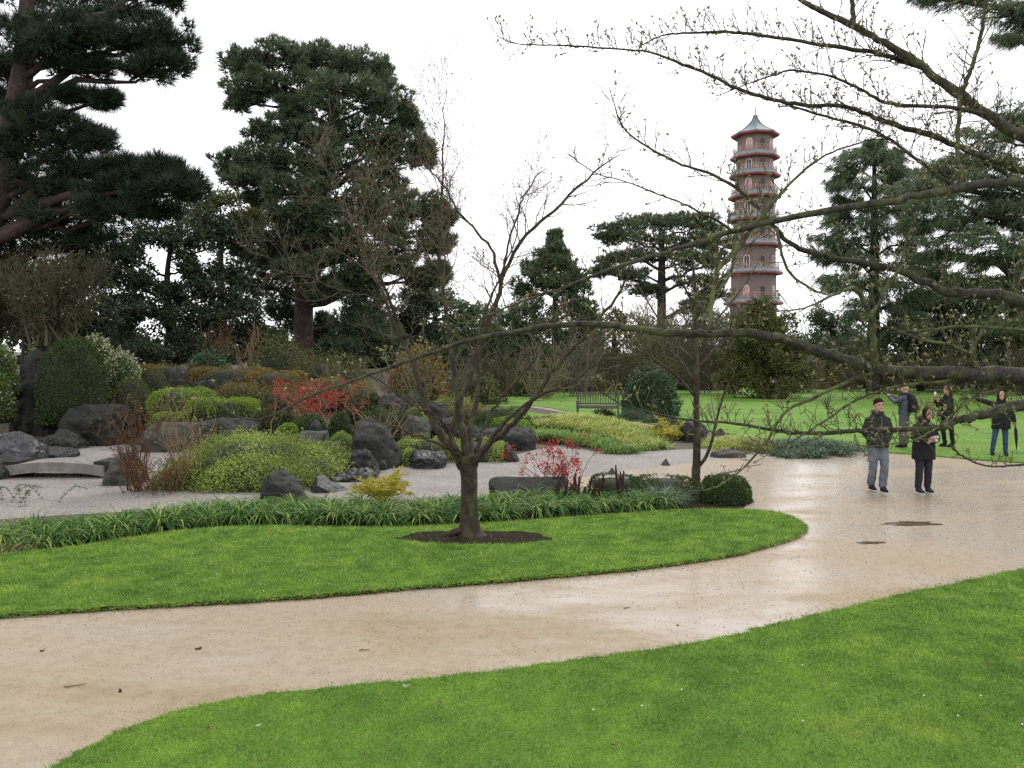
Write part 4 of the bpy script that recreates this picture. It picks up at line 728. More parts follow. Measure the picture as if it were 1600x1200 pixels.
evergreen('holly_tree', 'grey-green rounded evergreen behind the deodar trunk', 'tree', base_at(1300, 62), [(1300, 620, 14, 62), (1300, 560, 10, 62), (1300, 490, 6, 62)],
    [(1285, 500, 26, 18, 62), (1310, 520, 34, 22, 62), (1275, 545, 34, 22, 62), (1320, 560, 40, 24, 61.5), (1280, 585, 36, 22, 61.5), (1340, 590, 34, 20, 61.5), (1350, 545, 26, 20, 62)], M['cedar'], M['darkbark'], 114, 'leaf', n_sub=12, n_tuft=18, tuft=(.24, .09), group=TG, tuft_k=4)
for k, (u0, lab, mt) in enumerate([(1440, 'broad dark green evergreen mass behind the bald man', 'evergreen'), (1530, 'dark evergreen mass behind the dark-haired woman', 'evergreen'), (1620, 'olive evergreen mass at the right edge of the far lawn', 'yew')]):
    evergreen('laurel_tree', lab, 'tree', base_at(u0, 56+2*k), [(u0, 625, 14, 56), (u0, 560, 10, 56), (u0, 470, 6, 56)],
        [(u0-30, 470, 40, 22, 56), (u0+30, 478, 40, 24, 56), (u0, 500, 50, 26, 55.5), (u0-40, 530, 40, 26, 56), (u0+40, 530, 40, 26, 56), (u0, 555, 50, 24, 55.5), (u0-40, 585, 40, 20, 56), (u0+36, 590, 40, 18, 56)], M[mt], M['darkbark'], 115+k, 'leaf', n_sub=12, n_tuft=18, tuft=(.26, .1), group=TG, tuft_k=4)
# distant belt of trees closing the garden
for k, (u0, vt, d, mt, lab) in enumerate([(760, 470, 85, 'cedar', 'distant grey-green tree behind the bare tree limbs'), (960, 490, 90, 'yew', 'distant olive tree behind the camellia'), (1100, 480, 90, 'cedar', 'distant dark tree left of the pagoda foot'), (1270, 520, 95, 'cedar', 'distant low tree right of the pagoda foot'), (1480, 440, 90, 'yew', 'distant olive tree behind the right-hand evergreens'), (1590, 430, 85, 'cedar', 'distant dark tree at the right edge'), (705, 510, 88, 'cedar', 'distant hazy tree left of the bare tree leader'), (820, 505, 92, 'cedar', 'distant hazy tree behind the ragged conifer'), (905, 515, 84, 'yew', 'distant olive tree right of the ragged conifer'), (1045, 505, 86, 'yew', 'distant olive tree under the tiered cedar'), (1360, 500, 88, 'cedar', 'distant tree behind the deodar trunk'), (590, 480, 82, 'evergreen', 'distant dark tree right of the spreading pine trunk'), (640, 500, 80, 'evergreen', 'distant dark tree behind the black-green conifer mass'), (520, 500, 75, 'evergreen', 'distant dark tree behind the spreading pine trunk'), (420, 500, 70, 'evergreen', 'distant dark tree behind the bronze hedge'), (300, 520, 60, 'evergreen', 'distant dark tree behind the many-stemmed evergreen'), (120, 480, 60, 'evergreen', 'distant dark tree behind the brown twiggy tree'), (-20, 440, 60, 'evergreen', 'distant dark tree behind the left pine trunk')]):
    h = 610-vt; cl = [(u0+x*70, vt+20+y*h, 34, 22, d) for x, y in [(0, 0), (-.4, .12), (.4, .14), (0, .25), (-.7, .35), (.7, .35), (-.2, .5), (.4, .55), (-.8, .65), (.8, .7), (0, .8), (-.5, .85), (.5, .9)]]
    evergreen('distant_tree', lab, 'tree', base_at(u0, d), [(u0, 600, 10, d), (u0, vt+h*.4, 8, d), (u0, vt+15, 4, d)], cl, M[mt], M['darkbark'], 130+k, 'leaf', n_sub=8, n_tuft=10, tuft=(.42, .18), group='distant trees closing the view', tuft_k=4)
# ================================================================ BARE TREES
def vn(a):
    return a/max(1e-9, math.sqrt(a[0]*a[0]+a[1]*a[1]+a[2]*a[2]))
def vx(a, b): return np.array([a[1]*b[2]-a[2]*b[1], a[2]*b[0]-a[0]*b[2], a[0]*b[1]-a[1]*b[0]])
def grow(mb, pts, rads, rng, level, dens, length, tips, up=.35, t0=.12, gold=0, k=4, rmin=.0022, spread=.9, ratio=.55, fan_=1.25):
    """side twigs along a limb, then twigs on twigs; collects the tips for the buds"""
    seg = np.linalg.norm(np.diff(pts, axis=0), axis=1); cs = np.concatenate([[0], np.cumsum(seg)]); T = cs[-1]
    n = max(1, int(T*dens*rng.uniform(.8, 1.2)))
    for i in range(n):
        s = T*(t0+(1-t0)*(i+rng.random())/n); j = min(len(pts)-2, max(0, np.searchsorted(cs, s)-1)); f = (s-cs[j])/max(seg[j], 1e-6)
        a = pts[j]*(1-f)+pts[j+1]*f; r0 = rads[j]*(1-f)+rads[j+1]*f; tg = vn(pts[j+1]-pts[j])
        perp = vn(vx(tg, rng.normal(size=3))); d = vn(tg*rng.uniform(.35, .9)+perp*spread+np.array([0, 0, up]))
        Lc = length*rng.uniform(.45, 1.15)*(1-.45*s/T); m = 5 if level > 1 else (4 if level > 0 else 3)
        q = [a]; dd = d
        for _ in range(m-1):
            dd = vn(dd+rng.normal(0, .17, 3)+np.array([0, 0, up*.22])); q.append(q[-1]+dd*Lc/(m-1))
        q = np.array(q); r1 = max(rmin, min(r0*ratio, .011*Lc+.0015)); rr = np.linspace(r1, rmin*.8, m)
        mb.twig(q, rr, k if level > 1 else 3); tips.append((q[-1], dd, level))
        for x in q[1:-1]:
            if rng.random() < gold: tips.append((x, vn(vx(dd, rng.normal(size=3))), -1))
        if level > 0: grow(mb, q, rr, rng, level-1, dens*fan_, length*.52, tips, up, .15, gold, 3, rmin, spread, .7, fan_)
ico = np.array([[0, 0, 1], [.6, 0, 0], [0, .6, 0], [-.6, 0, 0], [0, -.6, 0], [0, 0, -1]]); icof = np.array([[0, 1, 2], [0, 2, 3], [0, 3, 4], [0, 4, 1], [5, 2, 1], [5, 3, 2], [5, 4, 3], [5, 1, 4]])
def buds(mb, tips, rng, size, count, spread):
    pos, dr = [], []
    for p, d, lv in tips:
        c = rng.integers(count[0], count[1]+1)
        for _ in range(c):
            e = unit(np.asarray(d)+rng.normal(0, .7, 3)); pos.append(p+e*spread*rng.uniform(.5, 1)); dr.append(e)
    if not pos: return
    pos, dr = np.array(pos), np.array(dr); n = len(pos); a = unit(np.cross(dr, rng.normal(size=(n, 3)))); b = np.cross(dr, a); s = size*rng.uniform(.65, 1.2, n)[:, None, None]
    v = pos[:, None]+s*(ico[None, :, 0:1]*a[:, None]*.75+ico[None, :, 1:2]*b[:, None]*.75+ico[None, :, 2:3]*dr[:, None])
    mb.add(v.reshape(-1, 3), (icof[None]+np.arange(n)[:, None, None]*6).reshape(-1, 3))
def limb_px(px, d0, d1=None, n=4, curve=0.):
    """(u,v,width) list along a limb whose distance runs from d0 to d1"""
    p = np.asarray(px, float); d1 = d0 if d1 is None else d1; s = np.linspace(0, 1, len(p)); ds = d0+(d1-d0)*s+curve*np.sin(s*math.pi)
    q = np.array([P(u, v, d) for (u, v, w_), d in zip(p, ds)]); r = np.array([PX(w_, d)/2 for (u, v, w_), d in zip(p, ds)])
    return catmull(q, n), np.interp(np.linspace(0, 1, (len(p)-1)*n+1), np.linspace(0, 1, len(p)), r)
# ---- spreading bare tree on the island lawn
rng = np.random.default_rng(201); D0 = 11.75; tb = G(735, 842, .05)
t = thing('bare_tree', 'leafless spreading tree with many limbs in a soil ring on the island lawn', 'tree', tb)
q, r = limb_px([(738, 852, 80), (736, 843, 58), (734, 830, 36), (733, 805, 28), (733, 775, 26), (733, 745, 26), (730, 724, 29), (728, 712, 26)], D0); MB().tube(q, r, 12).build('trunk', M['bark'], t, True)
q, r = limb_px([(735, 826, 14), (715, 830, 13), (698, 836, 10), (686, 842, 5)], D0-.05); q[:, 2] = np.maximum(q[:, 2], .05); MB().tube(q, r, 7).build('root', M['bark'], t, True)
LIMBS = [  # (px list, distance at start, at end)
 ([(724, 730, 24), (708, 700, 20), (692, 682, 18), (672, 650, 14), (660, 620, 12), (650, 587, 11), (637, 545, 10), (617, 512, 8.5), (600, 467, 7), (575, 412, 5), (550, 350, 3.5), (520, 290, 2.5), (496, 225, 1.5)], D0, D0+.8),
 ([(634, 530, 8), (612, 482, 7), (597, 437, 6), (588, 390, 4.5), (582, 330, 3), (572, 270, 2)], D0+.4, D0-.4),
 ([(603, 474, 5), (587, 465, 4.5), (550, 457, 4), (512, 445, 3.2), (450, 420, 2.4), (408, 398, 1.5)], D0+.6, D0-.3),
 ([(722, 722, 16), (703, 690, 12), (715, 637, 10), (711, 587, 9), (702, 525, 8), (692, 450, 7), (685, 397, 6), (690, 300, 4.5), (693, 213, 2.6), (696, 130, 1.2)], D0-.05, D0-.5),
 ([(731, 724, 18), (724, 672, 14), (717, 635, 13), (732, 600, 11.5), (742, 555, 11), (760, 512, 10.5), (777, 470, 9.5), (790, 425, 8), (823, 367, 7), (866, 330, 6), (916, 280, 4.5), (968, 243, 1.8)], D0, D0+.7),
 ([(783, 445, 7), (770, 397, 5.5), (746, 363, 5), (716, 330, 4.5), (692, 288, 3.5), (655, 250, 2)], D0+.4, D0+.9),
 ([(788, 432, 5), (791, 397, 4.5), (810, 333, 3.5), (823, 300, 3), (852, 262, 1.6)], D0+.45, D0),
 ([(735, 722, 15), (734, 690, 13), (737, 662, 11), (745, 625, 9), (747, 562, 8), (752, 510, 6), (772, 455, 4.5), (800, 390, 3), (812, 330, 1.8)], D0+.1, D0+1.3),
 ([(738, 730, 20), (746, 716, 17), (762, 695, 14), (790, 672, 11), (808, 655, 10.5), (832, 625, 9.5), (862, 585, 8.5), (900, 540, 7.5), (937, 497, 7), (970, 455, 5), (992, 415, 3)], D0, D0-.6),
 ([(742, 724, 12), (765, 690, 9), (800, 648, 7), (845, 618, 6), (890, 598, 5), (945, 560, 3.5), (1000, 520, 2)], D0-.2, D0-1.0),
 ([(712, 704, 9), (700, 672, 7), (687, 655, 6), (660, 640, 5), (625, 620, 4), (600, 598, 3), (560, 580, 1.6)], D0-.2, D0-1.1),
 ([(718, 712, 8), (687, 695, 6), (662, 685, 5), (625, 672, 4), (595, 660, 2.5), (565, 655, 1.4)], D0-.1, D0-.9),
 ([(741, 716, 9), (752, 675, 7), (770, 640, 6), (800, 600, 5), (835, 560, 4), (860, 510, 3), (900, 460, 2)], D0+.2, D0+1.4),
 ([(668, 640, 6), (640, 600, 5), (600, 560, 4), (560, 520, 3), (520, 500, 2.2), (480, 490, 1.5)], D0+.2, D0+1.2),
 ([(736, 718, 8), (720, 690, 6), (690, 640, 5), (665, 600, 4), (640, 570, 3), (610, 548, 2)], D0+.2, D0+1.4)]
tw = MB(); tips = []; LIMBS = LIMBS[:13]
for li, (px, d0, d1) in enumerate(LIMBS):
    q, r = limb_px(px, d0, d1, 4); q[2:] += rng.normal(0, .012, q[2:].shape); MB().tube(q, r*.78, 8).build('limb', M['bark'], t, True)
    grow(tw, q, r*.78, rng, 2, 5.6 if li < 7 else 3.6, 1.05 if li < 9 else .8, tips, .3, .38, .0, 4, .0027, .85, .5, 1.55)
tag(tw.build('twigs', M['acer_twig'], t), kind='stuff'); bm_ = MB(); rng.shuffle(tips) if 0 else None
buds(bm_, [x for x in tips if rng.random() < .4], rng, .013, (2, 3), .018); tag(bm_.build('buds', M['bud_pink'], t), kind='stuff')
# ---- slim young tree
rng = np.random.default_rng(202); D1 = 15.5; t = thing('slim_tree', 'slim straight young bare tree beside the round clipped ball shrub', 'tree', G(1088, 775))
q, r = limb_px([(1087, 782, 17), (1087, 770, 14), (1089, 700, 12), (1088, 640, 9.5), (1089, 580, 8.5), (1087, 520, 7), (1086, 450, 5), (1080, 390, 3), (1076, 330, 1.5)], D1); MB().tube(q, r, 9).build('trunk', M['bark'], t, True)
tw = MB(); tips = []
for px, d0, d1 in [([(1085, 618, 5), (1062, 592, 4.5), (1037, 572, 3.8), (1012, 555, 3), (980, 540, 1.6)], D1, D1-.5), ([(1086, 565, 5), (1062, 542, 4), (1030, 500, 3), (1000, 450, 1.6)], D1, D1+.8), ([(1092, 575, 4), (1112, 550, 3.5), (1132, 530, 2.8), (1165, 490, 1.5)], D1, D1+.5), ([(1091, 730, 6), (1103, 714, 5.5), (1112, 690, 5), (1118, 662, 4), (1130, 620, 3), (1148, 580, 1.6)], D1, D1-.4), ([(1087, 500, 4), (1110, 450, 3), (1125, 400, 2), (1140, 360, 1.2)], D1, D1-.5), ([(1086, 480, 4), (1060, 430, 3), (1040, 380, 1.5)], D1, D1-.4), ([(1088, 600, 4), (1060, 560, 3), (1020, 530, 2), (985, 490, 1.2)], D1, D1+1.2), ([(1088, 545, 4), (1120, 500, 3), (1160, 450, 2), (1185, 410, 1.2)], D1, D1+1)]:
    q, r = limb_px(px, d0, d1); MB().tube(q, r, 7).build('limb', M['bark'], t, True); grow(tw, q, r, rng, 2, 3.4, .9, tips, .3, .25, 0, 4, .0036, .9, .55, 1.5)
tag(tw.build('twigs', M['acer_twig'], t), kind='stuff'); bm_ = MB(); buds(bm_, [x for x in tips if rng.random() < .5], rng, .012, (2, 3), .018); tag(bm_.build('buds', M['bud_pink'], t), kind='stuff')
# ---- old cherry whose trunk stands just outside the picture on the right
rng = np.random.default_rng(203); DC = 5.0; cb_ = np.array([4.25, DC, .05])
t = thing('cherry_tree', 'mossy budding cherry reaching long boughs across the picture from the right', 'tree', cb_)
TQ = np.array([[4.25, 5, -.2], [4.25, 5, .2], [4.22, 5, 1.2], [4.15, 5.02, 2.2], [4.1, 5.0, 3.0], [4.05, 5.0, 3.8], [4.1, 5.05, 4.6]])
MB().tube(catmull(TQ, 4), np.interp(np.linspace(0, 1, 25), [0, .1, .3, .6, 1], [.34, .26, .2, .17, .08]), 12).build('trunk', M['cherry'], t, True)
CH = [ # px, d0, d1, moss, twig density, twig length
 ([(1860, 640, 40), (1700, 600, 34), (1600, 588, 30), (1480, 584, 25), (1370, 577, 22), (1300, 556, 20), (1240, 536, 17), (1180, 522, 15.5), (1110, 521, 14.5), (1040, 520, 13.5), (960, 509, 12), (880, 507, 10), (800, 520, 9), (725, 534, 8), (650, 560, 6.5), (575, 586, 5.5), (530, 603, 5), (490, 616, 4.5), (440, 642, 3.8), (405, 655, 3.2), (370, 650, 2.8), (332, 626, 2.2)], 5, 4.3, 0, 5.5, .16),
 ([(1369, 577, 15), (1365, 540, 12), (1362, 500, 10.5), (1345, 462, 9), (1334, 450, 8), (1322, 452, 6), (1300, 462, 5), (1255, 482, 3.5), (1215, 486, 2.5)], 4.85, 4.6, 1, 6, .15),
 ([(1360, 495, 7), (1375, 470, 6), (1385, 445, 5.5), (1405, 422, 5), (1412, 395, 4.5), (1425, 350, 3.5), (1440, 320, 2.5)], 4.85, 5.1, 1, 6, .15),
 ([(1109, 519, 10), (1112, 470, 9), (1122, 425, 8.5), (1145, 392, 8), (1165, 368, 7.5), (1195, 333, 6.5), (1240, 282, 5), (1290, 242, 4), (1335, 226, 3), (1375, 212, 2)], 4.5, 5.0, 1, 6, .17),
 ([(1820, 380, 34), (1700, 300, 22), (1600, 285, 17), (1500, 293, 15.5), (1400, 313, 14), (1300, 327, 12), (1233, 341, 11), (1146, 360, 10), (1080, 382, 8.5), (1017, 401, 7.5), (950, 422, 6.5), (887, 447, 5), (800, 477, 3.5), (755, 496, 2.5), (700, 510, 1.6)], 5, 4.4, 0, 6, .17),
 ([(1810, 500, 34), (1700, 490, 26), (1600, 472, 22), (1537, 458, 19), (1500, 460, 17), (1450, 444, 14), (1400, 423, 12), (1325, 407, 10.5), (1279, 397, 10), (1233, 380, 8.5), (1213, 357, 8), (1193, 333, 7), (1166, 307, 6.5), (1146, 290, 6), (1106, 270, 5.2), (1066, 257, 4.5), (1013, 230, 3.8), (973, 197, 3), (953, 140, 1.8)], 5, 5.3, 0, 6, .2),
 ([(1790, 330, 30), (1700, 275, 24), (1600, 217, 20), (1533, 173, 18), (1483, 137, 16), (1433, 97, 14), (1383, 67, 12.5), (1333, 40, 11), (1283, 17, 9), (1246, -3, 8), (1180, -40, 5), (1120, -70, 3)], 5, 5.5, 0, 6, .2),
 ([(1440, 105, 9), (1383, 87, 8), (1333, 77, 7.5), (1266, 67, 6.5), (1199, 57, 5.5), (1133, 50, 4.5), (1066, 52, 3.6), (1033, 56, 2.8), (1000, 72, 2)], 5.3, 5.5, 0, 8, .16),
 ([(1800, 350, 28), (1700, 300, 18), (1600, 267, 13), (1533, 243, 11.5), (1483, 223, 10.5), (1416, 200, 9.5), (1366, 183, 8.5), (1319, 167, 8), (1253, 163, 7.5), (1199, 153, 7), (1149, 137, 6), (1116, 120, 5.5), (1066, 100, 5), (1016, 82, 4), (983, 78, 3.6), (900, 72, 2.8), (840, 70, 2.4), (800, 67, 2), (776, 56, 1.5)], 5, 5.2, 0, 9, .15),
 ([(1505, 292, 7), (1483, 286, 6.5), (1433, 250, 6), (1383, 213, 5.5), (1333, 193, 5), (1283, 180, 4.5), (1233, 165, 4)], 4.9, 5.1, 0, 7, .16),
 ([(1536, 178, 8), (1483, 168, 7), (1433, 165, 6.5), (1383, 160, 6), (1345, 140, 5), (1300, 120, 4.5), (1240, 110, 4), (1216, 115, 3.5), (1176, 128, 2.5), (1120, 150, 1.6)], 5.1, 4.7, 0, 8, .16),
 ([(1503, 143, 9), (1515, 115, 7.5), (1525, 88, 7), (1536, 33, 6), (1541, -10, 5), (1548, -60, 3.5)], 5.15, 5.4, 0, 4, .25),
 ([(1334, 42, 9), (1332, 15, 8), (1330, -20, 6.5), (1334, -70, 4)], 5.4, 5.5, 0, 4, .2),
 ([(1500, 150, 8), (1498, 200, 7.5), (1496, 240, 7), (1500, 270, 7), (1504, 292, 7)], 5.1, 4.9, 1, 7, .15),
 ([(1840, 700, 34), (1700, 640, 24), (1600, 634, 20), (1550, 645, 18), (1512, 652, 16), (1487, 660, 13), (1462, 670, 11), (1400, 671, 9.5), (1350, 672, 9), (1300, 676, 8), (1237, 676, 7), (1200, 670, 6), (1150, 662, 5.2), (1087, 657, 4.4), (1050, 652, 3.8), (1012, 643, 3.2), (975, 632, 2.6), (950, 620, 2.2), (922, 603, 1.8)], 5, 4.5, 0, 7, .13),
 ([(1364, 582, 8), (1325, 597, 7), (1275, 620, 6.2), (1237, 637, 5.5), (1217, 657, 5), (1200, 686, 4.5), (1170, 722, 4), (1145, 745, 3.3), (1120, 760, 2.8), (1095, 767, 2.2), (1072, 765, 1.6)], 4.85, 4.5, 1, 6, .13),
 ([(1490, 592, 7), (1475, 596, 6), (1412, 602, 5.5), (1362, 615, 5), (1325, 632, 4.5), (1300, 650, 4.2), (1262, 675, 3.6), (1232, 692, 3), (1190, 710, 2)], 4.9, 4.6, 1, 7, .13),
 ([(1700, 590, 10), (1600, 600, 6.5), (1550, 612, 5.5), (1520, 622, 5), (1500, 637, 4.6), (1475, 660, 4.2), (1450, 677, 3.6), (1425, 688, 2.8), (1380, 696, 2), (1335, 702, 1.4)], 5, 4.6, 1, 7, .12),
 ([(1800, 760, 12), (1700, 728, 7), (1600, 727, 4), (1562, 729, 3.6), (1525, 724, 3.2), (1500, 710, 3), (1486, 697, 3)], 4.9, 4.4, 0, 3, .1),
 ([(1780, 520, 14), (1700, 518, 8), (1600, 515, 6), (1550, 512, 5.5), (1500, 510, 5), (1450, 515, 4.5), (1400, 516, 3.5), (1370, 500, 2.2)], 5, 4.8, 1, 7, .14),
 ([(1540, 585, 10), (1520, 568, 8), (1517, 555, 7), (1487, 540, 5.5), (1437, 530, 4.5), (1405, 517, 3.5)], 4.95, 4.7, 1, 7, .14),
 ([(1517, 572, 7), (1520, 542, 6), (1540, 512, 5.5), (1560, 485, 5), (1580, 455, 4.2), (1600, 425, 3.5), (1625, 395, 2)], 4.95, 5.2, 1, 6, .14),
 ([(1146, 362, 6), (1120, 345, 5), (1090, 330, 4), (1060, 315, 3.2), (1020, 300, 2.6), (980, 285, 2.2), (930, 270, 1.8), (888, 240, 2.4)], 4.65, 4.4, 0, 5, .13),
 ([(1213, 357, 5.5), (1230, 420, 5), (1265, 450, 4.5), (1290, 460, 3.5)], 5.15, 4.9, 1, 5, .13),
 ([(1193, 333, 5), (1150, 395, 6), (1140, 430, 5), (1110, 462, 4), (1085, 462, 3)], 5.15, 4.7, 1, 5, .12),
 ([(1560, 645, 8), (1520, 690, 0.1)], 4.9, 4.9, 0, 1, .05)][:-1]
tw = MB(); tips = []
for px, d0, d1, moss, dn, ln in CH:
    q, r = limb_px(px, d0, d1, 5); jit = rng.normal(0, .004, q.shape); jit[:2] = 0; q = q+jit*np.clip(r[:, None]/.02, .4, 1.2)
    r = r*(1+np.interp(np.linspace(0, 1, len(r)), np.linspace(0, 1, len(px)*2), rng.normal(0, .05, len(px)*2)))
    r = r*.88; MB().tube(q, r, 9).build('bough', M['cherry_moss'] if moss else M['cherry'], t, True)
    keep = q[:, 0] < .72*q[:, 1]+.4
    if keep.sum() > 3: grow(tw, q[keep], r[keep], rng, 1, dn*4.6, ln*1.5, tips, .5, .0, .2, 4, .0025, .9, .45, .7)
tag(tw.build('twigs', M['cherry_twig'], t), kind='stuff')
bm_ = MB(); buds(bm_, [x for x in tips if rng.random() < .34], rng, .0108, (2, 5), .012); tag(bm_.build('buds', M['bud'], t), kind='stuff')
# ================================================================ TWIGGY SHRUBS
def twiggy(name, label, u, vb, vt, wpx, d, mat, seed, stems=9, dens=3., lv=2, up=.35, group=None, rmin=.004, tl=.5, bl=None, cat='shrub', blm=None, z=None, r0=.02, fan=1.):
    rng = np.random.default_rng(seed); b = P(u, vb, d); h = PX(vb-vt, d); wd = PX(wpx/2, d)
    t = thing(name, label, cat, b); tw = MB(); tips = []
    for i in range(stems):
        a = rng.uniform(0, 6.28); e = b+np.array([math.cos(a)*wd*rng.uniform(.25, 1), math.sin(a)*wd*.7*rng.uniform(.2, 1), h*rng.uniform(.6, 1.0)])
        s0 = b+np.array([rng.normal(0, wd*.12*fan), rng.normal(0, wd*.1*fan), -.15]); q = bent(s0, e, rng, 7, .06, .10); r = np.linspace(r0, rmin, 7)
        MB().tube(q, r, 5, False).build('stem', mat, t, True); grow(tw, q, r, rng, lv, dens, h*tl, tips, up, .2, 0, 3, rmin)
    tag(tw.build('twigs', mat, t), kind='stuff')
    if bl:
        m_ = MB(); sel = [x for x in tips if rng.random() < bl[0]]; pos = np.array([x[0] for x in sel]); k = bl[2]
        pos = np.repeat(pos, k, 0)+rng.normal(0, bl[1]*.9, (len(pos)*k, 3)); leaf_quads(m_, pos, rng.normal(size=pos.shape), bl[1]*rng.uniform(.7, 1.3, len(pos)), bl[1]*.8, rng)
        tag(m_.build('flowers' if blm is M['red_bloom'] else 'leaves', blm, t), kind='stuff')
    return t
twiggy('red_quince', 'broad red-flowering quince shrub in the middle of the rock garden', 490, 660, 600, 168, 23.4, M['twig_buff'], 301, 26, 4., 2, .3, tl=.5, bl=(.75, .055, 4), blm=M['red_bloom'], r0=.012, fan=4)
twiggy('red_quince', 'sparse red-flowering quince beside the flat-topped stone', 874, 776, 682, 190, 15.6, M['twig_red'], 302, 16, 2.8, 2, .3, tl=.36, bl=(1.0, .042, 7), blm=M['red_bloom'], rmin=.003, r0=.011)
twiggy('red_twig_shrub', 'upright red-brown twiggy shrub with thin young leaves at the bridge end', 212, 778, 612, 110, 15.8, M['twig_red'], 303, 26, 3.0, 2, .5, tl=.3, bl=(.3, .035, 2), blm=M['yew'], rmin=.0042, r0=.010)
twiggy('red_twig_shrub', 'brown twiggy shrub between the bridge shrub and the pale mound', 290, 778, 610, 120, 16.0, M['twig_buff'], 304, 20, 2.8, 2, .5, tl=.28, bl=(.25, .035, 2), blm=M['azalea'], rmin=.0042, r0=.010)
twiggy('leafy_twig_shrub', 'low tangle of brown twigs with small green leaves before the pale mound', 246, 782, 712, 130, 15.6, M['twig_red'], 305, 26, 5, 2, .3, tl=.4, bl=(.4, .04, 2), blm=M['bronze'], rmin=.004, r0=.008, fan=4)
twiggy('twiggy_tree', 'low wide brown bare tree with a dense twig crown at the left', 84, 535, 405, 250, 29, M['twig_dull'], 306, 20, 5.5, 2, .12, rmin=.010, tl=.42, r0=.06, cat='tree')
twiggy('twiggy_tree', 'second brown bare tree overlapping the pines at the left edge', -10, 540, 400, 180, 31, M['twig_dull'], 307, 14, 4.5, 2, .15, rmin=.008, tl=.42, r0=.05, cat='tree')
twiggy('bare_maple', 'orange-brown bare maple above the bronze hedge', 335, 585, 490, 90, 30.5, M['twig_red'], 308, 9, 2.4, 2, .3, rmin=.007, tl=.4, r0=.04)
twiggy('bare_maple', 'spreading brown bare shrub right of the orange-brown maple', 385, 590, 505, 110, 31.5, M['twig_buff'], 309, 10, 2.2, 2, .25, rmin=.007, tl=.4, r0=.035)
twiggy('bare_shrub', 'grey-brown twiggy shrub right of the loose yellow-green shrub', 540, 640, 560, 110, 28.5, M['twig_olive'], 310, 12, 2.4, 2, .35, rmin=.006, tl=.4)
twiggy('bare_shrub', 'pale twiggy shrub above the wedge rock', 600, 690, 628, 110, 20.6, M['twig_buff'], 311, 10, 2.6, 2, .2, rmin=.004, tl=.4)
twiggy('bare_shrub', 'red-brown bare shrub behind the left limb of the bare tree', 612, 640, 550, 80, 30, M['twig_red'], 312, 9, 2.2, 2, .4, rmin=.006, tl=.35)
HZ = [(655, 640, 545, 100, 34), (715, 640, 540, 120, 38), (780, 640, 530, 130, 44), (840, 640, 540, 120, 47), (900, 632, 520, 130, 49), (960, 632, 500, 140, 52), (1020, 632, 480, 130, 53), (1090, 630, 480, 130, 53), (1140, 630, 500, 120, 52), (1260, 630, 530, 110, 54), (1330, 630, 540, 110, 56), (1400, 630, 545, 110, 52), (1470, 630, 540, 120, 54), (1540, 630, 540, 120, 52), (1605, 630, 540, 110, 50)]
NM = ['left of the bare tree trunk', 'straight behind the bare tree trunk', 'right of the bare tree trunk', 'at the left end of the far lawn', 'behind the bench', 'between bench and round evergreen bush', 'behind the round evergreen bush', 'behind the slim tree', 'left of the bushy yew', 'right of the bushy yew', 'behind the deodar trunk', 'behind the walking man', 'behind the bald man', 'behind the dark-haired woman', 'behind the woman with the umbrella']
for i, ((u, vb, vt, wd, d), nm) in enumerate(zip(HZ, NM)):
    twiggy('bare_shrub', 'leafless shrub edging the far lawn '+nm, u, vb+4, vt, wd, d, [M['twig_olive'], M['twig_grey'], M['twig_dull']][i % 3], 320+i, 13, 2.3, 2, .35, rmin=.011, tl=.4, r0=.035)['group'] = 'leafless shrubs along the far lawn'
for i, (u0, u1, vt, vb, d, mt, lab) in enumerate([(610, 700, 560, 640, 36, 'bronze', 'low brown-green shrub bank left of the bare tree'), (690, 780, 585, 645, 42, 'yew', 'low olive shrub bank behind the bare tree'), (770, 860, 585, 640, 50, 'clipped_dark', 'low dark shrub bank at the left of the far lawn'), (850, 960, 575, 630, 56, 'yew', 'low olive shrub bank behind the bench'), (940, 1060, 560, 628, 58, 'clipped_dark', 'dark shrub bank behind the round evergreen bush'), (1040, 1150, 560, 628, 58, 'yew', 'olive shrub bank behind the slim tree'), (1240, 1340, 580, 626, 60, 'bronze', 'brown shrub bank right of the bushy yew'), (1320, 1420, 575, 626, 62, 'yew', 'olive shrub bank behind the walking man'), (1410, 1520, 580, 626, 60, 'bronze', 'brown shrub bank behind the bald man'), (1510, 1640, 575, 626, 58, 'yew', 'olive shrub bank behind the woman with the umbrella')]):
    shrub('shrub_bank', lab, [(u0, u1, vt, vb, d)], M[mt], 2200, (.26, .10), .15, seed=350+i, group='shrub banks along the far lawn', lump=.16, core=.8)
for i, (q, mt, lab) in enumerate([((640, 720, 640, 660, 26, .6), 'yew', 'low olive planting above the slanting pale rock'), ((690, 770, 636, 656, 28, .6), 'bronze', 'flat brown clipped planting behind the bare tree limbs'), ((740, 830, 640, 664, 27, .6), 'clipped', 'low green planting left of the variegated cover'), ((600, 680, 610, 650, 28.5, .8), 'clipped_dark', 'dark low shrub behind the rounded grey rock'), ((660, 760, 622, 648, 32, .8), 'azalea', 'pale yellow-green low shrub behind the pointed rock'), ((760, 830, 655, 680, 24.5, .5), 'fresh', 'bright green low shrub right of the bare tree'), ((700, 800, 664, 684, 24, .5), 'clipped', 'green low shrub behind the ridge rock'), ((560, 640, 640, 676, 22.8, .6), 'clipped_dark', 'dark shrub between red shrub and wedge rock'), ((330, 420, 600, 626, 26.5, .6), 'bronze', 'brown heather mat below the bronze hedge'), ((410, 470, 604, 640, 26, .7), 'yew', 'olive shrub behind the left end of the red shrub')]):
    shrub('low_shrub', lab, [q], M[mt], 3200, (.065, .03), .09, seed=380+i, group='low shrubs of the rock garden', lump=.12)
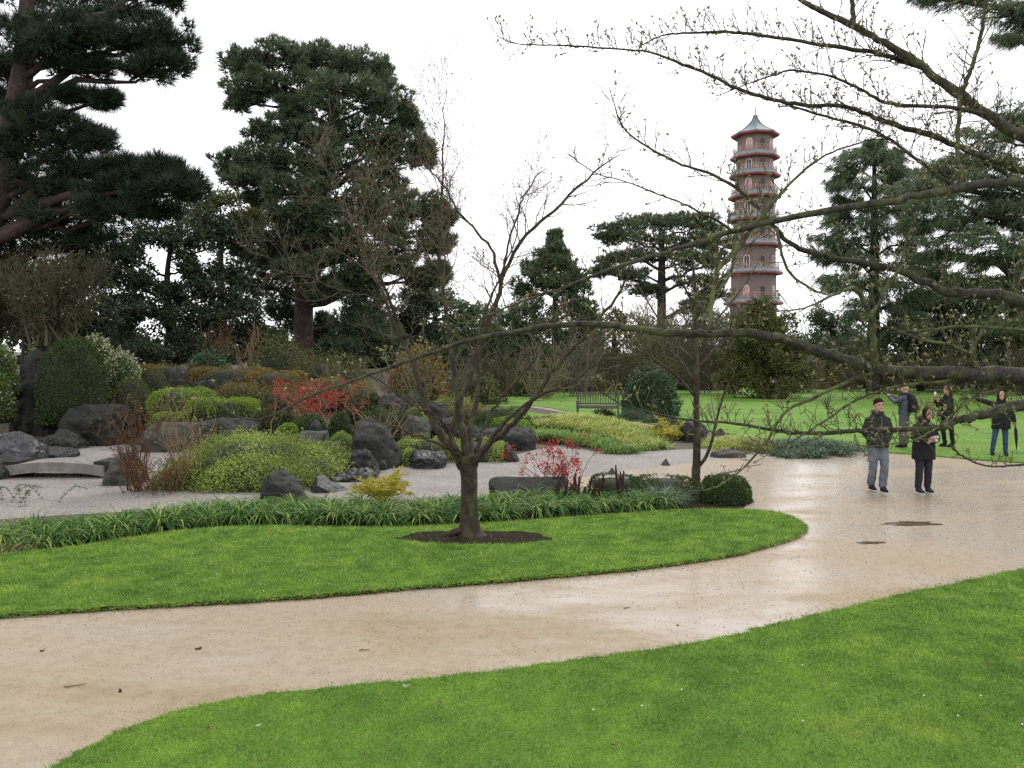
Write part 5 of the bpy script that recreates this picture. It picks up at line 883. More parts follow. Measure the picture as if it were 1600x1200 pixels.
# burgundy cut stems
rng = np.random.default_rng(360); t = thing('burgundy_stems', 'cluster of dark burgundy upright cut stems behind the lilyturf', 'plant', G(915, 790))
for i in range(34):
    u = rng.uniform(866, 942) if i < 28 else rng.uniform(966, 984); b0 = G(u, rng.uniform(780, 790)); hh = rng.uniform(.22, .52) if i < 28 else rng.uniform(.4, .72)
    q = bent(b0, b0+np.array([rng.normal(0, .05), rng.normal(0, .05), hh]), rng, 5, 0, .05); MB().tube(q, np.array([.014, .016, .02, .026, .014])*rng.uniform(.8, 1.15), 6).build('stem', M['burgundy'], t, True)
# ================================================================ PAGODA
M['p_brick'] = surf('pagoda_brick', (.13, .098, .08), (.20, .155, .13), 3, (.7, .9), .3, 20)
M['p_red'] = plain('pagoda_red', (.24, .07, .064), .6)  # red dulled and lightened, distance haze mixed into the colour
M['p_pink'] = plain('pagoda_rail', (.46, .27, .25), .6)  # rail tone muted the same way to suggest haze
M['p_white'] = plain('pagoda_white', (.62, .58, .55), .6)
M['p_roof'] = surf('pagoda_slate', (.13, .14, .14), (.22, .24, .24), 3, (.5, .7), .4, 12)
M['p_copper'] = surf('pagoda_lead_roof', (.10, .125, .14), (.16, .19, .21), 2, (.6, .75), .2, 8)
M['p_dark'] = plain('pagoda_opening', (.03, .025, .022), .5)
DP = 164.; pc = P(1176, 550, DP)[:2]
t = thing('pagoda', 'tall red and grey octagonal pagoda rising behind the trees', 'tower', (pc[0], pc[1], 0))
rot = R(22.5+9)
def octa(r, z): return [(pc[0]+r*math.cos(rot+k*math.pi/4), pc[1]+r*math.sin(rot+k*math.pi/4), z) for k in range(8)]
def octring(mb, secs, cap=True):
    v = np.array([octa(r/math.cos(math.pi/8), z) for r, z in secs]).reshape(-1, 3); f = [[i*8+k, i*8+(k+1) % 8, i*8+8+(k+1) % 8, i*8+8+k] for i in range(len(secs)-1) for k in range(8)]
    mb.add(v, f)
    if cap: mb.f.append(np.array([list(range(mb.n-len(v)+7, mb.n-len(v)-1, -1))])); mb.f.append(np.array([list(range(mb.n-8, mb.n))]))
    return mb
bal = [P(1176, y, DP)[2] for y in (234.6, 263.5, 296.5, 332, 372, 415, 461.5, 511.5)]; bal.append(.9)
for i, zb in enumerate(bal):
    zf = zb-.75; wr = 3.15+.145*i; er = 4.3+.15*i
    ztop = P(1176, 213, DP)[2] if i == 0 else bal[i-1]-.75-.95
    octring(MB(), [(wr, zf), (wr, ztop+.25)]).build('storey_wall', M['p_brick'], t)
    octring(MB(), [(wr-.05, ztop-.35), (wr+.12, ztop-.3), (er-.1, ztop-.22), (er, ztop-.05), (er, ztop+.18)], False).build('eave', M['p_red'], t)
    if i == 0:
        S = np.linspace(0, 1, 9); zt = P(1176, 182, DP)[2]
        rf = octring(MB(), [(er+.02, ztop+.12)]+[(max(.3, (er-.3)*(1-s)**1.9+.35), ztop+.2+(zt-ztop)*s) for s in S]).build('roof', M['p_copper'], t)
        for k in range(8):
            q = np.array([np.array(octa((max(.3, (er-.3)*(1-s)**1.9+.35))/math.cos(math.pi/8), ztop+.23+(zt-ztop)*s)[k]) for s in S]); MB().tube(q, .07, 4).build('hip_rib', M['p_copper'], rf)
        MB().tube([(pc[0], pc[1], zt), (pc[0], pc[1], zt+.5), (pc[0], pc[1], zt+1.1), (pc[0], pc[1], zt+2.2)], [.3, .14, .2, .04], 8).build('finial', plain('gilt', (.5, .36, .12), .4, metal=.6), rf)
    else:
        octring(MB(), [(er+.02, ztop+.12), (er+.04, ztop+.22), (wr+.5, ztop+.95), (wr-.2, ztop+1.06)]).build('roof', M['p_roof'], t)
    # gallery floor, rails and lattice
    gr = wr+.62; octring(MB(), [(wr-.1, zf-.02), (gr+.08, zf), (gr+.08, zf+.12), (wr-.1, zf+.14)], False).build('gallery', M['p_roof'], t)
    mbr, mbw = MB(), MB(); A = np.array(octa(gr/math.cos(math.pi/8), 0))
    for k in range(8):
        a, b = A[k], A[(k+1) % 8]
        if (a[1]+b[1])/2 > pc[1]+gr*.75: continue
        for z in (.2, .62, 1.02): mbr.tube([a+[0, 0, zf+z], b+[0, 0, zf+z]], .045, 4)
        mbr.tube([a+[0, 0, zf+.1], a+[0, 0, zf+1.15]], .07, 5)
        nb = 7
        for j in range(1, nb):
            p = a+(b-a)*j/nb; mbw.tube([p+[0, 0, zf+.18], p+[0, 0, zf+1.0]], .04, 4)
        for j in range(nb):
            if j % 2 == 0: mbw.tube([a+(b-a)*(j+.1)/nb+[0, 0, zf+.42], a+(b-a)*(j+.9)/nb+[0, 0, zf+.42]], .035, 4)
    ra = mbr.build('balustrade', M['p_red'] if i > 6 else M['p_pink'], t); tag(mbw.build('lattice', M['p_white'] if i % 2 else M['p_pink'], ra), kind='stuff')
    # a door or arched window in every face that looks this way
    Wv = np.array(octa(wr/math.cos(math.pi/8), 0))
    for k in range(8):
        a, b = Wv[k], Wv[(k+1) % 8]; m = (a+b)/2; nrm = unit(np.array([m[0]-pc[0], m[1]-pc[1], 0])); tg = unit(b-a)
        if nrm[1] > .35: continue
        hD = min(2.3, (ztop-zf)*.72); hw = .52
        def arch(sx, hz, off, mat, name, par):
            prof = [(-sx, 0), (sx, 0)]+[(sx*math.cos(x), hz-sx+sx*math.sin(x)) for x in np.linspace(0, math.pi, 9)]
            f0 = [m+tg*x+np.array([0, 0, zf+.14+z])+nrm*off for x, z in prof]; b0 = [q-nrm*.12 for q in f0]; n_ = len(prof)
            mb = MB(); mb.add(f0+b0, [list(range(n_))]); mb.f.append(np.array([[j, j+n_, (j+1) % n_+n_, (j+1) % n_] for j in range(n_)])); return mb.build(name, mat, par)
        if k % 2 == 0:
            dr = arch(hw+.12, hD+.12, .05, M['p_white'], 'doorway', t); arch(hw-.05, hD-.05, .08, M['p_pink'] if i % 2 == 0 else M['p_dark'], 'door_leaf', dr)
            MB().tube([m+nrm*.1+[0, 0, zf+.2], m+nrm*.1+[0, 0, zf+hD]], .05, 4).build('door_post', M['p_white'], dr)
        else:
            wn = arch(hw, hD, .04, M['p_brick'], 'window', t); arch(hw-.12, hD-.14, .07, M['p_dark'], 'niche', wn)
# ================================================================ BENCH
c = P(934, 651, 34.0); c[2] = .04; ang = R(-8)
t = thing('park_bench', 'weathered wooden slatted bench facing the gravel garden', 'bench', c)
Rz = Matrix.Rotation(ang, 3, 'Z')
def bx(name, cx, cy, cz, sx, sy, sz, tilt=None, par=None):
    q = Rz@Vector((cx, cy, 0)); MB().box((c[0]+q.x, c[1]+q.y, c[2]+cz), (sx, sy, sz), ang, tilt).build(name, M['bench'], par or t)
for s in (-1, 1):
    bx('leg', s*.84, -.26, .31, .075, .075, .62); bx('leg', s*.84, .26, .47, .075, .075, .94); bx('armrest', s*.84, -.03, .635, .09, .62, .035); bx('side_rail', s*.84, 0, .37, .05, .45, .07)
for k in range(5): bx('seat_slat', 0, -.23+k*.1, .43, 1.6, .075, .03)
bx('front_rail', 0, -.26, .37, 1.6, .04, .08); bx('top_rail', 0, .29, .93, 1.76, .045, .08); bx('back_rail', 0, .265, .5, 1.6, .045, .06)
for k in range(15): bx('back_slat', -.74+k*1.48/14, .28, .71, .045, .02, .38)
# small hut with a pale roof edge beyond the lawn
c = P(1262, 588, 66); t = thing('garden_hut', 'small dark hut with a pale roof edge beyond the far lawn', 'hut', (c[0], c[1], 0))
MB().box((c[0], c[1], .9), (2.2, 1.6, 1.9)).build('wall', M['darkbark'], t); MB().box((c[0]-.3, c[1]-.2, 1.93), (1.8, 2.0, .14)).build('roof', M['p_white'], t)
# ================================================================ PEOPLE
M['skin'] = plain('skin', (.42, .24, .17), .5); M['hair_dk'] = plain('dark_hair', (.010, .007, .006), .85, .15); M['hair_red'] = plain('auburn_hair', (.04, .013, .011), .8, .2)
M['black_cloth'] = surf('black_cloth', (.004, .004, .005), (.009, .009, .011), 8, (.85, .95), .4, 25)
M['charcoal'] = surf('charcoal_jacket', (.007, .007, .008), (.016, .016, .018), 7, (.75, .9), .4, 20)
M['navy'] = surf('blue_grey_jacket', (.03, .04, .055), (.065, .08, .10), 7, (.6, .8), .4, 20)
M['grey_jean'] = surf('grey_jeans', (.075, .085, .105), (.16, .175, .205), 5, (.8, .9), .5, 16)
M['grey_trouser'] = surf('grey_trousers', (.055, .05, .055), (.10, .095, .10), 6, (.8, .9), .4, 16)
M['dark_trouser'] = surf('dark_trousers', (.009, .009, .014), (.02, .02, .03), 6, (.8, .9), .4, 16)
M['blue_jean'] = surf('blue_jeans', (.015, .035, .075), (.035, .065, .125), 6, (.8, .9), .4, 16)
M['white_sole'] = plain('white_rubber', (.6, .6, .6), .6); M['lip'] = plain('lips', (.30, .10, .09), .5)
def remesh(mb, vox, name, mat, parent, fold=0., seed=0, smooth_it=4):
    me = mb.mesh('tmp', None); o = bpy.data.objects.new('tmp', me); col.objects.link(o)
    md = o.modifiers.new('r', 'REMESH'); md.mode = 'VOXEL'; md.voxel_size = vox
    sm = o.modifiers.new('s', 'SMOOTH'); sm.factor = .5; sm.iterations = smooth_it
    dg = bpy.context.evaluated_depsgraph_get(); dg.update(); m2 = bpy.data.meshes.new_from_object(o.evaluated_get(dg)); bpy.data.objects.remove(o); bpy.data.meshes.remove(me)
    if fold:
        n = len(m2.vertices); co = np.empty(n*3); m2.vertices.foreach_get('co', co); co = co.reshape(-1, 3); no = np.empty(n*3); m2.vertices.foreach_get('normal', no); no = no.reshape(-1, 3)
        w_ = np.sin(co[:, 2]*48+np.sin(co[:, 0]*14+seed)*2.2+co[:, 1]*12)*.6+np.sin(co[:, 2]*23+co[:, 0]*31+seed)*.5
        m2.vertices.foreach_set('co', (co+no*(w_*fold)[:, None]).ravel()); m2.update()
    m2.materials.clear(); m2.materials.append(mat); m2.polygons.foreach_set('use_smooth', np.ones(len(m2.polygons), bool)); m2.name = name
    return link(name, m2, parent, (0, 0, 0))
def chain(mb, pts, rad, k=12):
    p = np.asarray(pts, float); r = np.asarray(rad, float); d0, d1 = unit(p[0]-p[1]), unit(p[-1]-p[-2])
    p = np.vstack([p[0]+d0*r[0]*.6, p, p[-1]+d1*r[-1]*.6]); r = np.concatenate([[r[0]*.55], r, [r[-1]*.55]]); mb.tube(p, r, k)
def ball(mb, c, r, k=14):
    c = np.array(c, float); r = np.broadcast_to(r, 3); mb.loft([(c[0], c[1], c[2]+r[2]*math.sin(a), r[0]*max(.02, math.cos(a)), r[1]*max(.02, math.cos(a))) for a in np.linspace(-1.5, 1.5, 11)], k)
def hand(mb, wrist, dirv, palm_n, s=1., curl=.5):
    """palm with four unequal bent fingers and a thumb off its side"""
    d = unit(dirv); n = unit(np.array(palm_n)-np.dot(palm_n, d)*d); sd = np.cross(d, n); w_ = np.array(wrist)
    for o_ in (-.022, 0, .022): chain(mb, [w_+sd*o_*s*.7, w_+d*.09*s+sd*o_*s], [.019*s, .016*s], 8)
    for k, (o_, l) in enumerate([(-.033, .062), (-.011, .075), (.011, .08), (.033, .070)]):
        a = w_+d*.095*s+sd*o_*s; b = a+unit(d+n*curl*.5)*l*.5*s; e = b+unit(d+n*curl*1.8)*l*.5*s; chain(mb, [a-d*.02*s, a, b, e], np.array([.0095, .0095, .0085, .007])*s, 8)
    a = w_+d*.03*s+sd*.03*s; b = a+unit(d*.7+sd*.8+n*.3)*.045*s; e = b+unit(d+n*.4)*.035*s; chain(mb, [a, b, e], np.array([.013, .011, .009])*s, 8)
def person(label, px, d, H, yaw, spec):
    """figure in a 1.75 m frame facing -Y, then scaled and turned; spec holds joints and clothes"""
    g = P(px[0], px[1], d); zg = spec.get('z', .01)
    t = thing('person', label, 'person', (g[0], g[1], zg)); t.rotation_euler = (0, 0, R(yaw)); t.scale = (H/1.75,)*3
    J = spec; hd = np.array(J.get('head', (0, -.02, 1.63))); LA, RA, LL, RL = [np.array(J[k], float) for k in ('la', 'ra', 'll', 'rl')]
    B = MB()
    # head: skull, jaw, nose, brows, ears, neck
    ball(B, hd+[0, .01, .03], (.078, .096, .10)); ball(B, hd+[0, -.02, -.045], (.060, .070, .075)); ball(B, hd+[0, -.094, -.012], (.013, .018, .022), 8); ball(B, hd+[0, -.075, .03], (.055, .022, .016), 8); ball(B, hd+[0, -.082, -.055], (.026, .013, .012), 8); ball(B, hd+[0, -.072, -.095], (.026, .022, .02), 8)
    for s in (-1, 1): ball(B, hd+[s*.08, .012, -.005], (.012, .02, .032), 8)
    chain(B, [hd+[0, .03, -.05], (0, .015, 1.44)], [.052, .058])
    B.loft([(0, 0, .86, .14, .10), (0, 0, .98, .155, .105), (0, .0, 1.12, .125, .095), (0, 0, 1.28, .15, .11), (0, .005, 1.40, .16, .095), (0, .01, 1.46, .08, .07)], 18)
    for A in (LA, RA): chain(B, A, [.052, .042, .030]);
    hand(B, LA[-1], J.get('ldir', LA[-1]-LA[-2]), J.get('ln', (0, -1, 0)), 1.05, J.get('curl', .5)); hand(B, RA[-1], J.get('rdir', RA[-1]-RA[-2]), J.get('rn', (0, -1, 0)), 1.05, J.get('curl', .5))
    for A in (LL, RL): chain(B, A, [.078, .052, .036]); chain(B, [A[-1]+[0, .02, -.03], A[-1]+[0, -.13, -.05]], [.036, .03])
    body = remesh(B, J.get('vox', .0125), 'body', M['skin'], t, 0, 0, 3)
    # eyes, brows and mouth
    for s in (-1, 1):
        m = MB(); ball(m, hd+[s*.031, -.079, .008], (.012, .008, .007), 8); m.build('eye', M['hair_dk'], t, True, (0, 0, 0)); m = MB(); chain(m, [hd+[s*.016, -.091, .03], hd+[s*.046, -.08, .032]], [.005, .004], 6); m.build('eyebrow', J.get('hair', M['hair_dk']), t, True, (0, 0, 0))
    m = MB(); chain(m, [hd+[-.022, -.086, -.055], hd+[0, -.095, -.056], hd+[.022, -.086, -.055]], [.005, .007, .005], 6); m.build('mouth', M['lip'], t, True, (0, 0, 0))
    # trousers
    T_ = MB(); lr = J.get('legr', (.10, .078, .07)); T_.loft([(0, 0, .82, .15, .115), (0, 0, .92, .165, .12), (0, 0, 1.0, .16, .115)], 18)
    for A in (LL, RL): chain(T_, np.vstack([A[0], (A[0]+A[1])/2, A[1], (A[1]+A[2])/2, A[2]+[0, 0, .02]]), [lr[0], (lr[0]+lr[1])/2+.004, lr[1], (lr[1]+lr[2])/2+.002, lr[2]])
    remesh(T_, .016, 'trousers', J['trousers'], t, .004, J.get('seed', 1))
    # jacket or coat
    K = MB(); K.loft(J['coat'], 20, 2.3); sr = J.get('sleeve', (.078, .064, .050))
    for A in (LA, RA): chain(K, np.vstack([A[0], (A[0]+A[1])/2, A[1], (A[1]+A[2])/2, A[2]-unit(A[2]-A[1])*.02]), [sr[0], (sr[0]+sr[1])/2, sr[1], (sr[1]+sr[2])/2, sr[2]])
    for e in J.get('coat_extra', []): ball(K, *e)
    ck = remesh(K, .015, 'jacket', J['jacket'], t, .005, J.get('seed', 1)+2)
    if 'zip' in J: MB().tube([(0, y, z) for y, z in J['zip']], .004, 5).build('zip', M['p_roof'], ck, False, (0, 0, 0))
    # collar / scarf
    if 'collar' in J:
        C_ = MB(); a = np.linspace(0, 2*math.pi, 19); ch = J['collar']; chain(C_, np.column_stack([.082*np.sin(a), .015-.085*np.cos(a), ch[0]+.02*np.cos(a)*-1]), [ch[1]]*19, 8); remesh(C_, .011, 'collar', ch[2], t)
    # shoes
    for A in (LL, RL):
        f = A[2]; S = MB(); S.loft([(f[0], f[1]-.07, .012+f[2]-.09, .047, .125), (f[0], f[1]-.065, .05+f[2]-.09, .049, .125), (f[0], f[1]-.03, .085+f[2]-.09, .045, .085), (f[0], f[1]+.015, .135+f[2]-.09, .043, .05)], 14); sh = S.build('shoe', J['shoes'], t, True, (0, 0, 0))
        S = MB(); S.loft([(f[0], f[1]-.07, f[2]-.09, .05, .13), (f[0], f[1]-.07, .02+f[2]-.09, .052, .132)], 16); S.build('sole', J.get('sole', M['black_cloth']), sh, True, (0, 0, 0))
    # hair or hood
    h = J.get('hairstyle', 'short'); Hm = MB()
    if h == 'short': ball(Hm, hd+[0, .020, .060], (.087, .103, .084)); [ball(Hm, hd+[s*.07, .03, .02], (.02, .05, .04), 8) for s in (-1, 1)]
    elif h == 'bald': ball(Hm, hd+[0, .06, -.01], (.082, .052, .04))
    elif h == 'long': ball(Hm, hd+[0, .028, .05], (.092, .10, .09)); chain(Hm, [hd+[0, .06, .02], hd+[0, .09, -.12], hd+[0, .095, -.30]], [.088, .092, .06]); [chain(Hm, [hd+[s*.075, .01, .02], hd+[s*.085, .02, -.12], hd+[s*.08, .03, -.26]], [.03, .035, .025]) for s in (-1, 1)]
    elif h == 'bob': ball(Hm, hd+[0, .028, .052], (.094, .098, .09)); [chain(Hm, [hd+[s*.08, .0, .03], hd+[s*.088, .02, -.09]], [.026, .03]) for s in (-1, 1)]; chain(Hm, [hd+[0, .06, .02], hd+[0, .075, -.1]], [.08, .07])
    elif h == 'hood': ball(Hm, hd+[0, .045, .035], (.108, .108, .118)); chain(Hm, [hd+[0, .07, -.02], hd+[0, .07, -.17]], [.10, .11]); [chain(Hm, [hd+[s*.088, -.02, .05], hd+[s*.088, -.02, -.07], hd+[s*.05, -.03, -.15]], [.025, .027, .03]) for s in (-1, 1)]
    remesh(Hm, .011, 'hood' if h == 'hood' else 'hair', J['jacket'] if h == 'hood' else J.get('hair', M['hair_dk']), t)
    return t
def wpt(t, p):   # a point of a figure in the garden
    s = t.scale[0]; a = t.rotation_euler[2]; x, y, z = p; return np.array([t.location[0]+s*(x*math.cos(a)-y*math.sin(a)), t.location[1]+s*(x*math.sin(a)+y*math.cos(a)), t.location[2]+s*z])
def held(name, label, cat, t, parts):
    o = thing(name, label, cat, tuple(wpt(t, parts[0][2]))); o.rotation_euler = t.rotation_euler; o.scale = t.scale; c0 = np.array(parts[0][2])
    for mb, (nm, mat) in [(p[0], p[1]) for p in parts]:
        mb.v = [v-c0 for v in mb.v]; mb.build(nm, mat, o, True, (0, 0, 0))
    return o
jk = lambda hem, w_, dpt=.15: [(0, 0, hem, w_, dpt), (0, 0, hem+.1, w_*.99, dpt), (0, 0, 1.08, w_*.93, dpt*.95), (0, 0, 1.26, .195, .14), (0, .0, 1.36, .19, .12), (0, .01, 1.43, .145, .095), (0, .012, 1.49, .085, .08)]
Dm = G(1370, 768, .01)[1]
man = person('man walking in a charcoal zipped jacket and grey jeans', (1370, 768), Dm, 1.80, 4, dict(head=(-.015, -.05, 1.625), hairstyle='short', seed=1,
    la=[(-.165, .0, 1.36), (-.25, .03, 1.12), (-.155, -.05, .97)], ra=[(.165, .0, 1.36), (.255, .03, 1.12), (.155, -.05, .97)], ldir=(.9, .2, -.2), rdir=(-.9, .2, -.2),
    ll=[(-.10, .0, .90), (-.085, -.02, .50), (-.055, .12, .10)], rl=[(.10, 0, .90), (.088, -.10, .50), (.065, -.08, .09)], trousers=M['grey_jean'], legr=(.10, .076, .074), jacket=M['charcoal'], coat=jk(.84, .205), sleeve=(.074, .07, .06), collar=(1.49, .034, M['charcoal']), shoes=M['black_cloth'], sole=M['p_white'], zip=[(-.158, .86), (-.152, 1.1), (-.15, 1.26), (-.125, 1.42)]))
Dw = G(1442, 770, .01)[1]
wo = person('woman in a long black padded coat standing on the wet forecourt with a white cup', (1442, 770), Dw, 1.66, 10, dict(head=(.03, -.075, 1.60), hairstyle='bob', seed=3,
    la=[(-.165, .0, 1.35), (-.25, -.02, 1.14), (-.08, -.21, 1.06)], ra=[(.165, .0, 1.35), (.26, -.03, 1.13), (.10, -.23, 1.08)], ldir=(.7, -.3, .2), rdir=(-.6, -.4, .3), ln=(0, 1, 0.2), rn=(0, 1, .2), curl=.8,
    ll=[(-.095, 0, .90), (-.10, -.02, .50), (-.11, .0, .09)], rl=[(.095, 0, .90), (.095, -.02, .50), (.10, .0, .09)], trousers=M['dark_trouser'], legr=(.098, .078, .065), jacket=M['black_cloth'], coat=jk(.68, .235, .17), sleeve=(.08, .078, .064), collar=(1.49, .048, M['black_cloth']), shoes=M['dark_trouser'], sole=M['white_sole']))
mb = MB(); mb.loft([(.06, -.29, 1.06, .030, .030), (.06, -.29, 1.16, .038, .038)], 14); mb2 = MB(); mb2.loft([(.06, -.29, 1.16, .041, .041), (.06, -.29, 1.175, .038, .038)], 14)
held('paper_cup', 'white paper cup held by the woman in the long black coat', 'cup', wo, [(mb, ('cup', M['white_sole']), (.06, -.29, 1.06)), (mb2, ('lid', M['white_sole']), (0, 0, 0))])
Db = G(1412, 699, .04)[1]
bald = person('bald man seen from behind in a blue-grey jacket with arms raised', (1412, 699), Db, 1.76, -132, dict(z=.04, vox=.0145, head=(0, -.01, 1.65), hairstyle='bald', hair=M['skin'], seed=5,
    la=[(-.165, 0, 1.36), (-.22, -.20, 1.27), (-.07, -.40, 1.42)], ra=[(.165, 0, 1.36), (.24, -.18, 1.26), (.09, -.40, 1.42)], ldir=(.5, -.5, .4), rdir=(-.5, -.5, .4), curl=.9,
    ll=[(-.095, 0, .90), (-.105, -.01, .50), (-.11, .0, .09)], rl=[(.095, 0, .90), (.10, -.01, .50), (.105, .0, .09)], trousers=M['grey_trouser'], legr=(.11, .095, .092), jacket=M['navy'], coat=jk(.90, .205), sleeve=(.076, .07, .054), collar=(1.49, .03, M['navy']), shoes=M['black_cloth']))
mb = MB(); mb.box((0, -.47, 1.48), (.13, .05, .085)); mb2 = MB(); chain(mb2, [(0, -.49, 1.48), (0, -.55, 1.48)], [.032, .03])
held('camera', 'small black camera held up by the bald man', 'camera', bald, [(mb, ('housing', M['black_cloth']), (0, -.47, 1.48)), (mb2, ('lens', M['black_cloth']), (0, 0, 0))])
mb = MB(); mb.loft([(0, .23, .98, .14, .085), (0, .24, 1.08, .155, .11), (0, .23, 1.28, .15, .10), (0, .19, 1.44, .12, .07), (0, .17, 1.49, .07, .04)], 16, 2.6); mb2 = MB(); mb2.loft([(0, .345, 1.02, .10, .03), (0, .35, 1.12, .11, .035), (0, .34, 1.2, .10, .03)], 12)
st = [MB(), MB()]
for s, m in zip((-1, 1), st): m.tube(catmull([(s*.10, .17, 1.44), (s*.12, .05, 1.52), (s*.13, -.12, 1.42), (s*.14, -.165, 1.25), (s*.18, -.03, 1.10), (s*.13, .17, 1.05)], 5), .016, 6)
held('backpack', 'black backpack worn by the bald man', 'backpack', bald, [(mb, ('bag', M['black_cloth']), (0, .23, .98)), (mb2, ('pocket', M['charcoal']), (0, 0, 0)), (st[0], ('strap', M['black_cloth']), (0, 0, 0)), (st[1], ('strap', M['black_cloth']), (0, 0, 0))])
Dh = G(1479, 698, .04)[1]
w2 = person('woman with long auburn hair in black, turned sideways and holding up a phone', (1479, 698), Dh, 1.72, -78, dict(z=.04, vox=.0145, head=(0, -.03, 1.63), hairstyle='long', hair=M['hair_red'], seed=7,
    la=[(-.155, 0, 1.36), (-.22, -.14, 1.16), (-.09, -.36, 1.34)], ra=[(.155, 0, 1.36), (.22, -.12, 1.14), (.08, -.36, 1.30)], ldir=(.2, -.3, .9), rdir=(-.1, -.4, .8), curl=.8,
    ll=[(-.09, 0, .90), (-.09, -.06, .50), (-.09, .02, .09)], rl=[(.09, 0, .90), (.09, .07, .50), (.09, .13, .09)], trousers=M['black_cloth'], legr=(.088, .068, .055), jacket=M['black_cloth'], coat=jk(.88, .19), sleeve=(.075, .062, .048), shoes=M['black_cloth']))
mb = MB(); mb.box((0, -.41, 1.50), (.075, .012, .15)); held('phone', 'white phone held up by the auburn-haired woman', 'phone', w2, [(mb, ('case', M['white_sole']), (0, -.41, 1.50))])
mb = MB(); mb.loft([(-.21, -.02, .86, .045, .12), (-.215, -.02, .98, .05, .13), (-.21, -.02, 1.06, .045, .12)], 14, 3); mb2 = MB(); mb2.tube(catmull([(-.20, -.10, 1.06), (-.10, -.17, 1.25), (.10, -.12, 1.42), (.12, .05, 1.43), (-.05, .16, 1.25), (-.20, .08, 1.06)], 5), .010, 6); mb3 = MB(); mb3.tube([(-.262, -.13, .96), (-.268, 0, .95), (-.262, .1, .96)], .008, 5)
held('shoulder_bag', 'dark shoulder bag with a white edge on the auburn-haired woman', 'bag', w2, [(mb, ('bag', M['navy']), (-.21, -.02, .86)), (mb2, ('strap', M['black_cloth']), (0, 0, 0)), (mb3, ('trim', M['white_sole']), (0, 0, 0))])
Du = G(1563, 711, .04)[1]
w3 = person('woman in a hooded black coat and blue jeans stretching one arm out', (1563, 711), Du, 1.66, -18, dict(z=.04, vox=.0145, head=(-.01, -.02, 1.62), hairstyle='hood', seed=9,
    la=[(-.165, 0, 1.37), (-.40, -.08, 1.45), (-.66, -.16, 1.53)], ra=[(.165, 0, 1.36), (.27, .02, 1.13), (.31, -.05, .90)], rdir=(0.05, -.2, -1), curl=.9, ln=(0, 0, -1), rn=(-1, 0, 0),
    ll=[(-.10, 0, .90), (-.15, -.02, .50), (-.20, .0, .09)], rl=[(.09, 0, .90), (.105, -.02, .50), (.12, .0, .09)], trousers=M['blue_jean'], legr=(.092, .07, .058), jacket=M['black_cloth'], coat=jk(.72, .235, .17), sleeve=(.075, .068, .055), collar=(1.47, .04, M['black_cloth']), shoes=M['black_cloth']))
mb = MB(); mb.tube([(.32, -.09, .78), (.33, -.10, .70), (.345, -.11, .45), (.355, -.11, .17)], [.018, .04, .036, .008], 10); mb2 = MB(); mb2.tube([(.33, -.10, .92), (.32, -.09, .74)], .012, 8); mb3 = MB(); mb3.tube([(.355, -.11, .18), (.362, -.11, .05)], [.007, .004], 6)
held('umbrella', 'folded black umbrella hanging from the hooded woman\'s hand', 'umbrella', w3, [(mb, ('canopy', M['black_cloth']), (.32, -.09, .78)), (mb2, ('handle', M['black_cloth']), (0, 0, 0)), (mb3, ('tip', M['charcoal']), (0, 0, 0))])
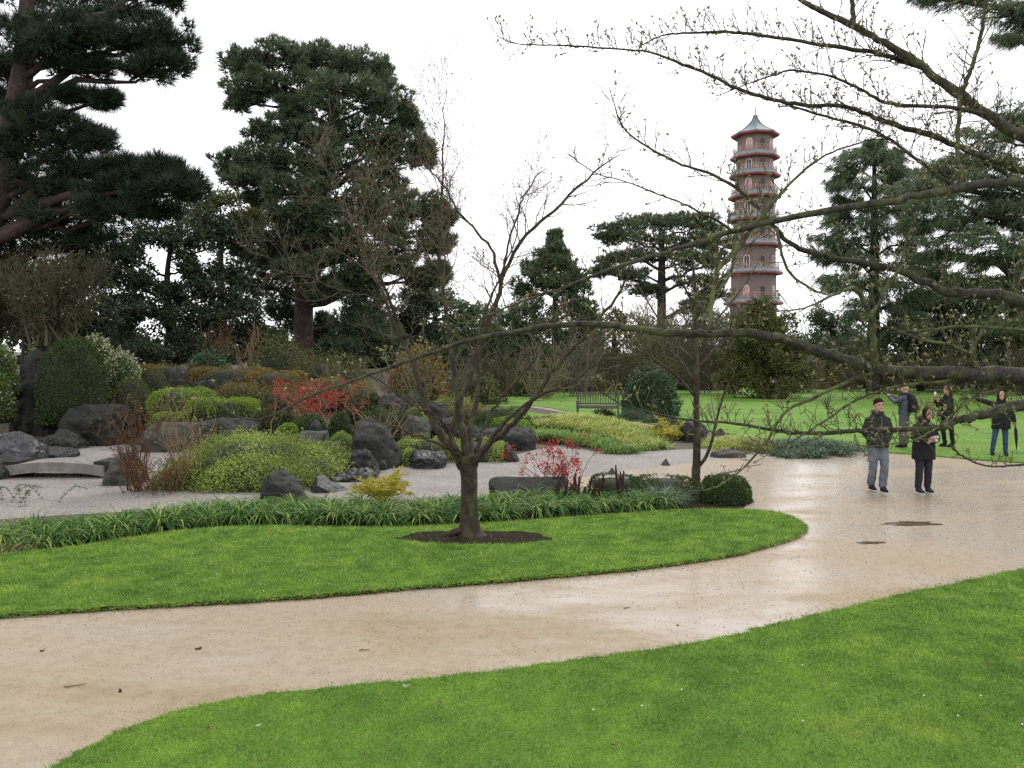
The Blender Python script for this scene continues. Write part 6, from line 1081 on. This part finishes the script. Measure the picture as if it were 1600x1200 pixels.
# ================================================================ SMALL THINGS ON PATH AND LAWN
rng = np.random.default_rng(400)
for i, (u, v, ln, az, lab) in enumerate([(118, 1071, .16, .4, 'thin brown twig lying on the near path'), (47, 964, .42, .1, 'dark stick against the edge of the island lawn at far left'), (570, 1016, .10, .2, 'short twig lying in the middle of the path'), (980, 950, .09, .5, 'tiny twig on the path below the island lawn')]):
    c = G(u, v, .012); m = MB(); q = bent((-ln/2, 0, .006), (ln/2, 0, .006), rng, 6, .0, .12); q[:, 2] = .006; m.tube(q, [.006, .006, .005, .005, .004, .003], 5); o = m.build('fallen_twig', M['twig_olive'], None, True, c); o.rotation_euler = (0, 0, az); tag(o, lab, 'twig', 'fallen twigs')
for i, (u, v, s, lab) in enumerate([(310, 1014, .03, 'dark crumpled leaf on the path, middle of the three'), (188, 1080, .022, 'dark crumpled leaf nearest the left lawn corner'), (66, 1017, .022, 'dark crumpled leaf at far left of the path')]):
    c = G(u, v, .012); m = MB(); k = 9; a = np.arange(k)*2*math.pi/k
    v_ = np.column_stack([np.cos(a)*s*(1+.3*np.sin(3*a)), np.sin(a)*s*.6, .008+.010*np.sin(2*a+i)]); m.add(np.vstack([v_, [[0, 0, .004]]]), [[j, (j+1) % k, k] for j in range(k)]); m.add(np.vstack([v_*[.9, .9, 1]-[0, 0, .004], [[0, 0, -.001]]]), [[(j+1) % k, j, k] for j in range(k)])
    o = m.build('fallen_leaf', M['burgundy'], None, True, c); o.rotation_euler = (0, 0, i*2.); tag(o, lab, 'leaf', 'fallen leaves on the path')
for i, (u, v, lab) in enumerate([(322, 1138, 'brown fallen leaf on the near lawn close to the white feather'), (688, 1098, 'brown fallen leaf on the near lawn below the path petal'), (1285, 1135, 'brown fallen leaf low on the near lawn, right of centre'), (1543, 1034, 'brown fallen leaf on the right part of the near lawn'), (1060, 978, 'brown fallen leaf by the upper edge of the near lawn'), (960, 1165, 'brown fallen leaf lowest in the middle of the near lawn')]):
    c = G(u, v, .075); m = MB(); k = 8; a = np.arange(k)*2*math.pi/k; s = .022
    v_ = np.column_stack([np.cos(a)*s*(1+.25*np.cos(2*a)), np.sin(a)*s*.7, .006+.008*np.sin(2*a+i)]); m.add(np.vstack([v_, [[0, 0, .002]]]), [[j, (j+1) % k, k] for j in range(k)])
    o = m.build('fallen_leaf', M['twig_red'], None, True, c); o.rotation_euler = (.2, .1, i*1.7); tag(o, lab, 'leaf', 'fallen leaves on the near lawn')
for i, (u, v, lab) in enumerate([(398, 1134, 'white feather on the near lawn'), (630, 1073, 'white scrap of petal at the path edge of the near lawn')]):
    c = G(u, v, .07); m = MB(); leaf_quads(m, np.array([[0, 0, 0.]]), np.array([[1, .4, .15]]), .045, .02, rng); m.tube([(0, 0, 0), (.045, .018, .008)], .0012, 4); o = m.build('feather', M['white_sole'], None, False, c); tag(o, lab, 'feather')
dz = []
for poly, n, lo in ((ISLE, 60, 8.5), (FORE, 16, 5.2)):
    p = sample_poly(poly, n, rng, lambda p: infr(p)*(p[:, 1] > lo)); dz.append(p)
p = np.vstack(dz); m = MB()
for q in p:
    a = np.arange(7)*2*math.pi/7; c = np.array([q[0], q[1], .076]); r_ = .008
    m.add(np.vstack([c+np.column_stack([np.cos(a)*r_, np.sin(a)*r_, np.zeros(7)]), [c+[0, 0, .003]]]), [[j, (j+1) % 7, 7] for j in range(7)]); m.tube([c, c-[0, 0, .035]], .0012, 3, False)
tag(m.build('daisies', M['white_sole']), 'tiny white daisies dotted over the lawns', 'flowers', kind='stuff')
